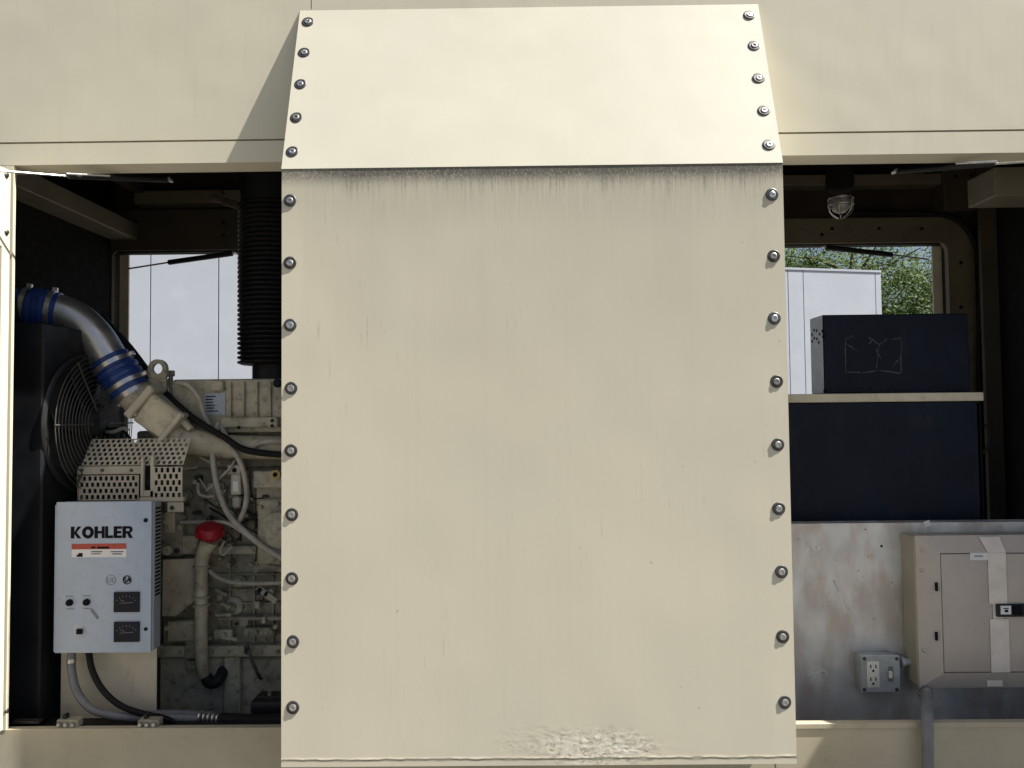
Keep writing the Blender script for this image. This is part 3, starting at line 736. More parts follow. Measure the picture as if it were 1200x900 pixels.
# fuel filter head and fittings in the middle
m = MB(); m.boxpx(266, 545, 282, 556, .37, .05, .003); m.boxpx(270, 556, 282, 580, .36, .05, .004); m.boxpx(271, 582, 281, 596, .37, .04, .006); ff = part('connector_block', m, 'guard')
m = MB(); m.boxpx(273, 564, 279, 576, .358, .002); part('white_mark', m, 'white', ff)
for q in ((267, 551), (275, 551)):
    m = MB(); m.lathe(P(q[0], q[1], .371), (0, -1, 0), [(0, .008), (.004, .008)], 12); part('port', m, 'ink', ff)
# hoses on the engine
hz = [
 ([(256, 496, .40), (250, 520, .37), (250, 545, .35), (256, 575, .34), (268, 603, .33), (288, 624, .32), (312, 643, .31), (345, 662, .31)], .0098, 'looped pale hose'),
 ([(260, 500, .40), (270, 522, .36), (283, 545, .34), (289, 575, .34), (287, 595, .34), (280, 612, .34)], .0090, ''),
 ([(208, 448, .40), (222, 452, .39), (234, 468, .385), (240, 488, .39), (246, 498, .39)], .0085, ''),
 ([(212, 612, .38), (242, 612, .36), (262, 612, .34), (276, 618, .33), (300, 634, .325), (345, 655, .33)], .0062, ''),
 ([(245, 668, .37), (254, 676, .37), (270, 682, .37), (300, 684, .38), (345, 682, .38)], .0075, ''),
 ([(232, 566, .38), (233, 578, .37), (242, 582, .37), (252, 581, .37)], .0055, ''),
 ([(242, 575, .38), (256, 562, .36), (270, 548, .36), (275, 540, .38)], .0048, ''),
 ([(295, 530, .38), (303, 520, .36), (318, 517, .36), (345, 517, .38)], .010, ''),
 ([(234, 535, .39), (245, 541, .38), (258, 543, .38)], .005, ''),
 ([(263, 634, .36), (258, 645, .35), (262, 650, .36), (272, 640, .35)], .005, ''),
]
for pts, rr, _ in hz:
    m = MB(); m.tube([P(*p) for p in pts], rr, 10); part('hose', m, 'hose')
m = MB(); m.tube([P(118, 372, .47), P(150, 407, .46), P(174, 438, .44), P(196, 464, .40), P(214, 480, .36), P(232, 494, .36), P(262, 512, .34), P(290, 528, .34), P(345, 534, .36)], [.016, .016, .015, .014, .012, .012, .011, .012, .011], 10); part('black_cable', m, 'black')
m = MB(); m.tube([P(112, 505, .42), P(135, 502, .40), P(148, 508, .40), P(155, 520, .38)], .005, 8); part('cable', m, 'black')
m = MB(); m.tube([P(125, 506, .41), P(133, 506, .395), P(145, 502, .395), P(150, 505, .40)], .007, 8); part('hose', m, 'hose')
rnd_ = random.Random(11)
for k in range(46):
    px_, py_ = rnd_.uniform(190, 328), rnd_.choice((rnd_.uniform(548, 660), rnd_.uniform(548, 700), rnd_.uniform(690, 756)))
    if 60 < px_ < 186: continue
    w_, h_ = rnd_.uniform(4, 13), rnd_.uniform(3, 11)
    m = MB(); kind_ = rnd_.random()
    if kind_ < .45: m.boxpx(px_, py_, px_+w_, py_+h_, YE-.01-rnd_.uniform(0, .035), rnd_.uniform(.03, .06), .003)
    elif kind_ < .75: m.lathe(P(px_, py_, YE+.015), (0, -1, 0), [(0, .004+w_*.0014), (.012, .004+w_*.0014), (.018, .003+w_*.001), (.034, .003+w_*.001), (.036, .003)], 12)
    else: m.obox(P(px_, py_, YE-.015), P(px_+w_*1.6, py_+rnd_.uniform(-8, 8), YE-.015), .012, .012, bev=.002)
    part('casting', m, rnd_.choice(('engine', 'engine2', 'cast', 'cast', 'engine2', 'dsteel')), blk)
for k in range(9):
    x0_, y0_ = rnd_.uniform(205, 300), rnd_.uniform(552, 640); pts = [P(x0_, y0_, .395)]
    for q in range(4):
        x0_ += rnd_.uniform(2, 18); y0_ += rnd_.uniform(-10, 24); pts.append(P(min(x0_, 345), y0_, .375+rnd_.uniform(-.015, .02)))
    m = MB(); m.tube(pts, rnd_.uniform(.0022, .0042), 7); part('wire', m, rnd_.choice(('black', 'hose', 'dsteel', 'black')))
for y_ in (577, 590, 672, 690, 706):
    m = MB(); m.boxpx(246, y_, 330, y_+2.2, YE+.008, .02, .001); part('block_rib', m, 'cast', blk)
for x_ in (268, 296, 318):
    m = MB(); m.boxpx(x_, 560, x_+3, 757, YE+.010, .02, .001); part('block_rib', m, 'cast', blk)
# dark exhaust mass behind
m = MB(); m.tube([P(232, 548, .52), P(270, 560, .50), P(345, 556, .5)], .06, 14); part('exhaust_manifold', m, 'matblack')
m = MB(); m.boxpx(200, 540, 420, 600, YE+.06, .2, .01); part('head_casting', m, 'cast')

# ------------------------------------------------------------------ perforated guard
pg = thing('perforated_guard', P(155, 600, .26), 'tan perforated sheet guard with slotted holes above the white control box', 'guard')
def perf(origin, ux, uz, W, H, nx, nzr, hw, hh, nm, mt='guard', th=.003):
    """sheet with staggered rectangular holes; ux, uz unit axes"""
    origin, ux, uz = Vector(origin), Vector(ux).normalized(), Vector(uz).normalized(); nn = ux.cross(uz)
    m = MB()
    def q(a0, a1, b0, b1):
        m.prism([origin+ux*a+uz*b_ for a, b_ in ((a0, b0), (a1, b0), (a1, b1), (a0, b1))], nn*th)
    ph = H/nzr; pw = W/nx; sv = (ph-hh*ph)/1
    for j in range(nzr):
        b0 = j*ph; hb0, hb1 = b0+ph*(1-hh)/2, b0+ph*(1+hh)/2
        q(0, W, b0+(.0 if j else 0), hb0)
        q(0, W, hb1, b0+ph)
        off = (pw/2 if j % 2 else 0)
        edges = [0.0]
        k0 = -1
        xs_ = []
        for k in range(-1, nx+1):
            a = off+k*pw+pw*(1-hw)/2; b2 = a+pw*hw
            if a > pw*.12 and b2 < W-pw*.12: xs_.append((a, b2))
        last = 0
        for a, b2 in xs_: q(last, a, hb0, hb1); last = b2
        q(last, W, hb0, hb1)
    return m.build(nm, M[mt], pg, 0)
YG = .245
a = P(96, 546, YG); b_ = P(170, 546, YG)
Wt = (b_-a).length
c = P(96, 515, YG+.06)
up_ = (c-a); up_.x = 0
perf(a, (1, 0, 0), up_, P(215, 546, YG).x-a.x, up_.length*.99, 18, 6, .55, .72, 'top_sheet')
m = MB(); m.boxpx(90, 546.5, 167, 556, YG-.006, .012, .002); m.build('edge_strip', M['guard'], pg)
for q in (96, 120, 154):
    m = MB(); m.lathe(P(q, 551, YG-.006), (0, -1, 0), [(0, .006), (.003, .0055), (.005, .003)], 10); m.build('screw', M['dsteel'], pg)
X0, X1, Z0, Z1 = rectpx(93, 557, 163, 586, YG)
perf((X0, YG, Z0), (1, 0, 0), (0, 0, 1), X1-X0, Z1-Z0, 11, 4, .55, .7, 'front_sheet')
X0, X1, Z0, Z1 = rectpx(180, 547, 214, 584, YG-.012)
perf((X0, YG-.012, Z0), (1, 0, 0), (0, 0, 1), X1-X0, Z1-Z0, 5, 5, .5, .78, 'side_sheet')
for a4 in ((164.5, 536, 168, 582), (176, 534, 180, 582), (168, 575, 180, 582)):
    m = MB(); m.boxpx(*a4, YG-.014, .012, .001); m.build('bracket_strip', M['guard'], pg)
m = MB(); m.boxpx(163, 583, 215, 588, YG-.02, .02, .002); m.boxpx(196, 588.5, 215, 600, YG-.016, .004, .001); m.build('foot_flange', M['guard'], pg)
m = MB(); m.lathe(P(202, 595, YG-.016), (0, -1, 0), [(0, .007), (.004, .007), (.005, .003)], 12); m.build('screw', M['dsteel'], pg)
m = MB(); m.prism([P(90, 556, YG), P(96, 514, YG+.06), P(96, 586, YG+.06), P(91, 586, YG)], (.003, 0, 0)); m.build('end_sheet', M['guard'], pg)
m = MB(); m.cyl(Vector((P(100, 560, .33).x, .33, P(150, 565, .33).z)), Vector((P(205, 560, .33).x, .33, P(150, 565, .33).z)), .055, n=20)
m.build('coupling_core', M['matblack'], pg)

# ------------------------------------------------------------------ controller
YC = .085
X0, X1, Z0, Z1 = rectpx(65, 588, 177, 765, YC)
ct = thing('control_box', ((X0+X1)/2, YC, Z0), 'pale grey generator control box lettered in black with two black meters', 'control box')
m = MB(); m.box(X0+.004, X1+.006, YC+.006, YC+.052, Z0+.004, Z1-.003, .002); bx = m.build('case', M['ctrl2'], ct)
m = MB(); m.box(X0, X1, YC, YC+.0055, Z0, Z1, .0015, 2); m.box(X0-.0045, X0-.0005, YC+.001, YC+.03, Z0+.003, Z1-.009, .001); fr = m.build('front_lid', M['ctrl'], ct)
for k in range(24):
    z_ = Z1-.025-k*.0118
    m = MB(); m.box(X1+.0055, X1+.0075, YC+.014, YC+.046, z_-.0028, z_+.0028); m.build('vent_slot', M['ink'], bx)
def cpx(x, y): return P(x, y, YC)
for q, rr in (((171, 609.5), .0065), ((171, 737), .0055)):
    m = MB(); m.lathe(cpx(*q), (0, -1, 0), [(0, rr), (.003, rr), (.005, rr*.6)], 14); m.build('screw', M['ink'], ct)
def flat(rects, nm, mt, par, th=.0006, Y=YC):
    m = MB()
    for r_ in rects:
        a, b2, c, d = rectpx(*r_, Y); m.box(a, b2, Y-th, Y-.0001, c, d)
    return m.build(nm, M[mt], par, 0)
# lettering KOHLER, heavy capitals drawn as outlines
def glyphs(word, x0, y0, x1, y1, par):
    H = 1.0
    gl = {
     'K': [[(0, 0), (.32, 0), (.32, 1), (0, 1)], [(.27, .42), (.62, 1), (.95, 1), (.52, .5), (.97, 0), (.62, 0), (.27, .46)]],
     'H': [[(0, 0), (.32, 0), (.32, 1), (0, 1)], [(.27, .40), (.66, .40), (.66, .62), (.27, .62)], [(.66, 0), (.93, 0), (.93, 1), (.66, 1)]],
     'L': [[(0, 0), (.72, 0), (.72, .23), (.27, .23), (.27, 1), (0, 1)]],
     'E': [[(0, 0), (.32, 0), (.32, 1), (0, 1)], [(.27, 0), (.75, 0), (.75, .22), (.27, .22)], [(.27, .39), (.70, .39), (.70, .60), (.27, .60)], [(.27, .78), (.75, .78), (.75, 1), (.27, 1)]],
     'R': [[(0, 0), (.32, 0), (.32, 1), (0, 1)], [(.27, .80), (.60, .80), (.66, .70), (.60, .58), (.27, .58), (.27, .38), (.42, .38), (.70, .42), (.90, .58), (.92, .75), (.84, .92), (.66, 1), (.27, 1)], [(.42, .38), (.62, 0), (.96, 0), (.70, .42)]]}
    wd = {'K': .97, 'O': 1.08, 'H': .93, 'L': .72, 'E': .75, 'R': .96}
    tot = sum(wd[c] for c in word)+.05*(len(word)-1); A, B = cpx(x0, y1), cpx(x1, y0)
    sx_ = (B.x-A.x)/tot; sz_ = B.z-A.z; xx = 0
    for c in word:
        m = MB()
        tr = lambda p: (A.x+(xx+p[0])*sx_, YC-.0008, A.z+p[1]*sz_)
        if c == 'O':
            n = 28
            for k in range(n):
                a0, a1 = 2*math.pi*k/n, 2*math.pi*(k+1)/n
                f = lambda a_, r1, r2: (.54+r1*math.cos(a_), .5+r2*math.sin(a_))
                m.prism([tr(f(a0, .54, .52)), tr(f(a1, .54, .52)), tr(f(a1, .22, .24)), tr(f(a0, .22, .24))], (0, .0007, 0))
        else:
            for poly in gl[c]: m.prism([tr(p) for p in poly], (0, .0007, 0))
        m.build('letter', M['ink'], par, 0); xx += wd[c]+.05
glyphs('KOHLER', 83, 616.5, 156, 631, ct)
flat([(84, 637, 148, 643.5)], 'warning_sticker', 'redink', ct)
flat([(84, 643.6, 148, 653)], 'warning_sticker', 'white', ct)
flat([(107, 640.5, 112, 642.5), (114, 640.5, 128, 642.8), (92, 648, 97, 652.5), (90, 650, 92, 652.5), (107, 646, 120, 647), (107, 648.5, 118, 649.4), (130, 646, 145, 647), (132, 648.5, 143, 649.6)], 'sticker_print', 'ink', ct, .001)['kind'] = 'stuff'
# certification marks
def text(body, px, py, hpx, mt, par, nm='lettering', Y=YC, al='CENTER', bold=0.0):
    cu = bpy.data.curves.new(nm, 'FONT'); cu.body = body; cu.size = 1; cu.align_x = al; cu.offset = bold
    tmp = bpy.data.objects.new(nm, cu); COL.objects.link(tmp); bpy.context.view_layer.update()
    me = bpy.data.meshes.new_from_object(tmp.evaluated_get(bpy.context.evaluated_depsgraph_get())); bpy.data.objects.remove(tmp)
    me.materials.clear(); me.materials.append(M[mt]); me.name = nm; o = bpy.data.objects.new(nm, me); COL.objects.link(o)
    sc = (P(px, py-hpx/2, Y)-P(px, py+hpx/2, Y)).z/.72
    o.parent = par; L = Vector(par.location) if par.parent is None else Vector(par['_base'])
    c = P(px, py+hpx/2, Y-.0012); o.location = c-L; o.rotation_euler = (math.pi/2, 0, 0); o.scale = (sc, sc, sc)
    return o
m = MB(); m.ring(cpx(130, 679.5)-Vector((0, .0005, 0)), (0, 1, 0), .0155, .0009, 28, 4); m.build('mark_ring', M['greyink'], ct); text('UL', 130, 679.5, 6, 'greyink', ct)
m = MB(); m.ring(cpx(149, 679.5)-Vector((0, .0005, 0)), (0, 1, 0), .0125, .0016, 28, 4); m.build('mark_ring', M['ink'], ct); text('SA', 149, 679.5, 6, 'ink', ct, bold=.03)
for q in ((82, 706), (102, 705.5)):
    m = MB(); m.lathe(cpx(*q), (0, -1, 0), [(0, .0105), (.006, .0105), (.011, .008), (.012, .004)], 18); m.build('fuse_knob', M['ink'], ct)
    flat([(q[0]-5, q[1]-8, q[0]+4, q[1]-7)], 'small_print', 'greyink', ct); flat([(q[0]-4, q[1]+7, q[0]+5, q[1]+8)], 'small_print', 'greyink', ct)
m = MB(); m.obox(cpx(107, 714)-Vector((0, .001, 0)), cpx(115, 725)-Vector((0, .001, 0)), .008, .001); m.build('scuff', M['greyink'], ct)
flat([(86, 732, 97, 746)], 'switch_plate', 'bldg2', ct)
m = MB(); m.boxpx(89, 737.5, 95.5, 743.5, YC-.008, .0075, .001); m.build('rocker_switch', M['ink'], ct)
for y0 in (694, 729):
    m = MB(); m.boxpx(133, y0, 163, y0+23.5, YC-.006, .0058, .001); me_ = m.build('meter', M['dial'], ct)
    m = MB()
    for k in range(7):
        a = math.radians(140-16.5*k); c = P(148, y0+19, YC-.0062); r1, r2 = .036, .041
        m.obox(c+Vector((math.cos(a)*r1, 0, math.sin(a)*r1)), c+Vector((math.cos(a)*r2, 0, math.sin(a)*r2)), .0012, .0004)
    m.obox(P(140, y0+13, YC-.0062), P(156, y0+12, YC-.0062), .0012, .0004); m.obox(P(141, y0+9, YC-.0062), P(146, y0+11, YC-.0062), .0012, .0004)
    m.build('dial_marks', M['greyink'], me_, 0)
# mounting plate behind and below
m = MB(); m.boxpx(72, 600, 184, 842, YC+.080, .004, .001)
tag(m.build('mounting_plate', M['guard']), 'beige sheet steel plate hanging below the control box', 'plate')

# ------------------------------------------------------------------ cables along the base
o = thing('grey_conduit', P(84, 766, .10), 'grey flexible conduit curving from the control box along the base rail', 'conduit')
m = MB(); m.tube([P(84, 764, .115), P(84, 785, .115), P(90, 810, .11), P(106, 830, .10), P(130, 838, .10), P(160, 841, .12), P(200, 841, .14), P(234, 842, .15)], .0125, 14); m.build('tube', M['conduit'], o)
m = MB(); m.lathe(P(84, 776, .115), (0, 0, 1), [(0, .0145), (.012, .0145), (.013, .010), (.03, .010)], 12); m.build('connector', M['steel'], o)
m = MB()
for k in range(5): m.lathe(P(233+k*5.2, 840.5+.5*k, .145), (1, 0, 0), [(0, .012), (.002, .0165), (.006, .0165), (.009, .012)], 14)
m.build('coupling', M['steel'], o)
m = MB(); m.tube([P(104, 764, .125), P(108, 785, .12), P(120, 808, .115), P(140, 826, .11), P(166, 836, .11), P(190, 841, .12), P(203, 846, .13)], .0095, 12)
tag(m.build('black_hose', M['black']), 'black hose curving down from the control box to the base rail', 'hose')
m = MB(); m.tube([P(258, 843, .15), P(290, 844, .15), P(350, 845, .15)], .020, 12); tag(m.build('black_cable', M['black']), 'thick black cable lying on the base rail beside the cover', 'cable')
m = MB(); m.tube([P(160, 838, .16), P(200, 836, .17), P(250, 838, .2)], .012, 12); tag(m.build('grey_cable', M['conduit']), 'straight grey cable lying behind the curved conduit', 'cable')
for bx0, lab in ((66, 'rusty pipe clamp on the base rail beneath the control box corner'), (161, 'rusty pipe clamp on the base rail where the black hose lands')):
    t_ = thing('pipe_clamp', P(bx0+12, 852, .07), lab, 'clamp', 'pipe clamps on the base rail')
    m = MB(); m.boxpx(bx0, 844, bx0+25, 853, .012, .03, .002); m.build('foot', M['cast'], t_)
    for k in (4, 12, 20):
        m = MB(); m.hex(P(bx0+k, 848.5, .011), (0, -1, 0), .0065, .009); m.build('bolt', M['steel'], t_)
    m = MB(); m.boxpx(bx0+7, 838, bx0+11, 843.8, .020, .02, .001); m.build('strap', M['matblack'], t_)
bb = thing('starter_motor', P(310, 840, .2), 'black starter motor half hidden behind the cover at the base', 'starter motor')
m = MB(); m.boxpx(292, 822, 380, 838, .22, .10, .012, 2); m.build('body', M['matblack'], bb)
m = MB(); m.boxpx(300, 816, 360, 821.5, .24, .05, .004); m.build('solenoid', M['matblack'], bb)
m = MB(); m.lathe(P(316, 816, .25), (0, 0, 1), [(0, .006), (.014, .006), (.016, .003)], 8); m.build('terminal', M['steel'], bb)

# ------------------------------------------------------------------ corrugated duct
du_ = thing('corrugated_duct', P(322, 430, .62), 'black corrugated duct hanging in front of the rear opening beside the cover', 'duct')
cx = P(323, 320, .62).x; zt_ = P(300, 243, .62).z; zb_ = P(300, 428, .62).z; rO = cx-P(281, 320, .62).x
m = MB(); prof = []; nr = 34
for k in range(nr):
    z = (zt_-zb_)*k/nr; s_ = (zt_-zb_)/nr
    prof += [(z, rO*.90), (z+s_*.30, rO), (z+s_*.62, rO), (z+s_*.92, rO*.90)]
m.lathe((cx, .62, zb_), (0, 0, 1), prof, 36); m.build('bellows', M['black'], du_, 20)
m = MB(); m.cyl((cx, .62, zt_+.001), (cx, .62, 2.58), rO*.93, n=32); m.build('upper_collar', M['rad'], du_)
m = MB(); m.cyl((cx, .62, zb_-.12), (cx, .62, zb_-.001), cx-P(297, 430, .62).x, n=28); m.build('lower_neck', M['matblack'], du_)
m = MB()
for k, (a, b2) in enumerate((((246, 226), (262, 226)), ((248, 232), (280, 240)), ((262, 237), (285, 244)))): m.obox(P(*a, .56), P(*b2, .56), .02, .03, bev=.004)
m.build('support_bracket', M['liner'], du_)

# ------------------------------------------------------------------ right bay
YP = .29
al = MB(); X0, X1, Z0, Z1 = rectpx(920, 612, 1330, 850, YP); al.box(.72, 2.1, YP, YP+.003, .3, Z1, .0008)
ap = tag(al.build('aluminium_panel', M['alu']), 'scratched dull aluminium panel behind the grey electrical boxes', 'panel')
m = MB(); m.box(.72, 2.1, YP+.004, YP+.06, Z1-.004, Z1-.001); m.build('top_flange', M['alu'], ap)
for q in ((943, 625), (957, 641), (1033, 640), (1024, 725), (1045, 683), (965, 787), (953, 815), (1172, 616), (965, 708)):
    m = MB(); m.lathe(P(q[0], q[1], YP), (0, -1, 0), [(0, .0045), (.0015, .004), (.0022, .002)], 10); m.build('rivet', M['steel' if q[0] != 1033 else 'ink'], ap)
m = MB()
for a, b2, w_ in (((977, 680), (991, 718), .005), ((977, 680), (981, 694), .010), ((1083, 640), (1085, 646), .004), ((945, 646), (948, 643), .006), ((957, 640), (961, 643), .008), ((948, 790), (968, 786), .003), ((950, 800), (962, 784), .002), ((965, 784), (971, 792), .004), ((1083, 615), (1090, 612.5), .02)):
    m.obox(P(*a, YP-.0004), P(*b2, YP-.0004), w_, .0006)
m.build('scratch', M['white'], ap, 0)

lc = thing('load_centre', P(1140, 806, .2), 'taupe circuit breaker cabinet with pale tape strip on the aluminium panel', 'electrical panel')
YF = .195
X0, X1, Z0, Z1 = rectpx(1076, 627, 1310, 806, YF)
m = MB(); m.box(X0-.002, X1, YF+.012, YP-.001, Z0+.004, Z1-.004, .003); m.build('cabinet', M['load2'], lc)
# front trim: outer rim sloping in to a recess
xi0 = P(1101, 720, YF).x; zi0 = P(1150, 787, YF).z; zi1 = P(1150, 647, YF).z; xi1 = X1-(xi0-X0)
b = MB(); oR = [(X0, Z0), (X1, Z0), (X1, Z1), (X0, Z1)]; mR = [(X0+.008, Z0+.008), (X1-.008, Z0+.008), (X1-.008, Z1-.008), (X0+.008, Z1-.008)]; iR = [(xi0, zi0), (xi1, zi0), (xi1, zi1), (xi0, zi1)]
lv = [[b.b.verts.new((x, y, z)) for x, z in R_] for R_, y in ((oR, YF+.0115), (oR, YF+.004), (mR, YF+.001), (iR, YF-.014), (iR, YF+.004))]
for A, B in zip(lv, lv[1:]):
    for k in range(4): b.b.faces.new((A[k], A[(k+1) % 4], B[(k+1) % 4], B[k]))
b.b.faces.new(lv[-1]); b.b.faces.new(lv[0][::-1]); b.build('trim_frame', M['load'], lc, 20)
m = MB(); xt0, xt1 = P(1159, 720, YF-.012).x, P(1181, 720, YF-.012).x
m.box(xi0+.003, xt0-.001+.012, YF-.013, YF+.003, zi0+.003, zi1-.003, .0025, 2); dr_ = m.build('breaker_door', M['load'], lc)
m = MB(); m.box(xt1-.010, xi1-.003, YF-.013, YF+.003, zi0+.003, zi1-.003, .0025, 2); dr2 = m.build('breaker_door', M['load'], lc)
for y_ in (688, 746):
    m = MB(); m.boxpx(1097, y_-5, 1099.5, y_+5, YF-.018, .008, .001); m.build('hinge', M['ink'], dr_)
m = MB(); m.boxpx(1137, 648, 1158.5, 656.5, YF-.0145, .001); m.build('label', M['white'], dr_); m = MB(); m.boxpx(1142, 651, 1152, 652.5, YF-.0152, .0005); m.build('label_print', M['greyink'], dr_)
m = MB(); m.box(xt0+.0125, xt1-.0105, YF-.012, YF-.0105, zi0+.002, zi1-.002); 
m.box(xt0, xt1, YF-.0155, YF-.0145, zi0+.002, P(1170, 724, YF).z); m.box(xt0, xt1-.002, YF-.0155, YF-.0145, P(1170, 706, YF).z, zi1+.001)
z_top = Z1-.004
m.prism([(xt0, YF-.0155, zi1+.0015), (xt1-.001, YF-.0155, zi1+.0015), (xt1-.014, YF-.0022, z_top), (xt0-.020, YF-.0022, z_top)], (0, -.001, 0)); m.build('buff_strip', M['buff'], lc)  # pale hard-edged strip down the cabinet front and over the trim
m = MB(); m.boxpx(1169, 708, 1240, 723, YF-.022, .010, .002); h = m.build('main_breaker', M['matblack'], lc)
m = MB(); m.boxpx(1173, 710, 1185, 720, YF-.024, .002); hl = m.build('handle_label', M['white'], h)
m = MB(); m.boxpx(1176, 712.5, 1182, 713.6, YF-.0246, .0005); m.boxpx(1177.5, 714.5, 1181.5, 717.5, YF-.0246, .0005); mk_ = m.build('label_mark', M['ink'], hl, 0); mk_['kind'] = 'stuff'
m = MB(); m.boxpx(1189, 710.5, 1199, 721, YF-.030, .008, .002); m.build('handle', M['ink'], h)
m = MB(); m.boxpx(1157, 797.5, 1175, 804.5, YF-.006, .002); m.build('label', M['buff'], lc)
for q in ((1074+6, 668), (1079+4, 762), (1073+8, 645)):
    m = MB(); m.lathe(P(q[0], q[1], YF-.001), (0, -1, 0), [(0, .006), (.003, .0055), (.005, .003)], 12); m.build('screw', M['steel'], lc)
# outlet box
ob = thing('outlet_box', P(1032, 811, YP), 'small grey outlet box with white duplex socket on the aluminium panel', 'outlet box')
YO = YP-.055
m = MB(); m.boxpx(1010, 769, 1054, 811, YO, .054, .005, 2); m.build('body', M['boxgrey'], ob)
m = MB(); m.boxpx(1009, 768, 1055, 811.5, YO-.005, .0045, .002); cvp = m.build('cover_plate', M['boxgrey'], ob)
m = MB(); m.boxpx(1016, 775, 1031, 806, YO-.009, .004, .003, 2); sk = m.build('socket', M['ivory'], ob)
m = MB()
for y_ in (783, 798):
    for dx in (-3, 3): m.boxpx(1023.5+dx-.7, y_-4, 1023.5+dx+.7, y_, YO-.0096, .0005)
    m.boxpx(1022.3, y_+2, 1024.7, y_+4.5, YO-.0096, .0005)
m.build('socket_slot', M['ink'], sk, 0)
m = MB(); m.boxpx(1041, 781, 1047, 799, YO-.007, .002, .001); tp = m.build('toggle_plate', M['conduit'], ob)
m = MB(); m.boxpx(1042.5, 787, 1046, 795, YO-.015, .008, .001); m.build('toggle', M['ivory'], tp)
for q in ((1013, 772), (1051, 772), (1013, 808), (1051, 808)):
    m = MB(); m.lathe(P(q[0], q[1], YO-.005), (0, -1, 0), [(0, .006), (.003, .005)], 10); m.build('screw', M['dsteel'], cvp)
m = MB(); m.lathe(P(1055, 775.5, YO+.02), (1, 0, 0), [(0, .017), (.012, .017), (.013, .012), (.065, .012)], 14); m.build('nipple', M['boxgrey'], ob)
# conduit down from the load centre
cd = thing('metal_conduit', P(1085, 900, -.03), 'thick grey conduit dropping from the breaker cabinet over the sill', 'conduit')
m = MB(); m.tube([P(1085.5, 806, .24), P(1085.8, 815, .13), P(1086, 830, .02), P(1086.5, 846, -.028), P(1087, 880, -.032), P(1087, 920, -.034), P(1087, 990, -.04)], .0165, 16); m.build('tube', M['conduit'], cd)
m = MB(); m.lathe(P(1085.5, 819, .19), (0, .45, 1), [(0, .021), (.012, .021), (.013, .024), (.020, .024), (.021, .017), (.03, .017)], 16); m.build('connector', M['steel'], cd)

# dark cabinet under the shelf
nb = thing('battery_cabinet', P(1040, 612, .42), 'dark navy steel cabinet filling the space under the beige shelf', 'cabinet')
m = MB(); m.boxpx(870, 471.4, 1149, 700, .405, .42, .003); m.build('body', M['navy'], nb)
m = MB(); m.boxpx(1149.8, 472.5, 1152.5, 640, .425, .04, .001); m.build('side_edge', M['gliner'], nb)
m = MB(); m.tube([P(1153, 498, .43), P(1158, 503, .43), P(1159, 520, .43), P(1153, 530, .43)], .006, 8); m.build('handle', M['black'], nb)
# box on the shelf
X0, X1, Z0, Z1 = rectpx(965, 368, 1136, 460.5, .45)
vb = thing('dark_steel_box', ((X0+X1)/2, .45, Z0), 'dark navy steel box with scraped label residue on the shelf', 'box')
m = MB(); m.box(X0, X1, .45, .56, Z0, Z1, .004); m.build('body', M['navy'], vb)
# its pale perforated end plate
m = MB(); m.box(X0-.003, X0-.0005, .452, .558, Z0+.002, Z1-.003); ep = m.build('end_plate', M['boxgrey'], vb)
m = MB()
for dy, dz in ((.02, .22), (.03, .19), (.045, .235), (.045, .205), (.07, .24), (.07, .21), (.09, .225), (.09, .20)):
    m.lathe((X0-.003, .452+dy, Z0+dz), (-1, 0, 0), [(0, .006), (.001, .006)], 10)
m.build('punched_hole', M['ink'], ep)
for q in ((964.5, 388), (965.5, 395), (967, 458)):
    m = MB(); m.lathe(P(q[0], q[1], .449), (-.5, -1, 0), [(-.002, .006), (.006, .006), (.008, .003)], 8); m.build('screw', M['ink'], vb)
m = MB()
pp = lambda x, y: P(x, y, .4493)
seg = [((991, 396), (1000, 394)), ((991, 398), (991, 437)), ((991, 437), (1008, 436)), ((1010, 437), (1027, 434)), ((1030, 434), (1056, 437)), ((1056, 398), (1056, 437)), ((1018, 396), (1030, 404)), ((1030, 404), (1027, 432)),
       ((1030, 404), (1040, 397)), ((1044, 398), (1056, 397)), ((991, 402), (1004, 412)), ((1046, 430), (1055, 420)), ((1026, 408), (1033, 420)), ((1022, 398), (1018, 404))]
for a, b2 in seg:
    k = 4; last = pp(*a)
    for i in range(1, k+1):
        t_ = i/k; q = pp(a[0]+(b2[0]-a[0])*t_+random.uniform(-.8, .8), a[1]+(b2[1]-a[1])*t_+random.uniform(-.8, .8)); m.obox(last, q, random.uniform(.0015, .005), .0008); last = q
m.build('label_residue', M['scuff'], vb, 0)
# cable loom round the opening
m = MB(); m.tube([P(985, 250, YB-.06), P(1040, 250, YB-.06), P(1098, 251, YB-.06), P(1124, 260, YB-.06), P(1141, 282, YB-.06), P(1147, 308, YB-.06), P(1148, 340, YB-.06), P(1148, 470, YB-.06)], .011, 10)
tag(m.build('cable_loom', M['black']), 'black cable loom bending round the corner of the right rear opening', 'cable')
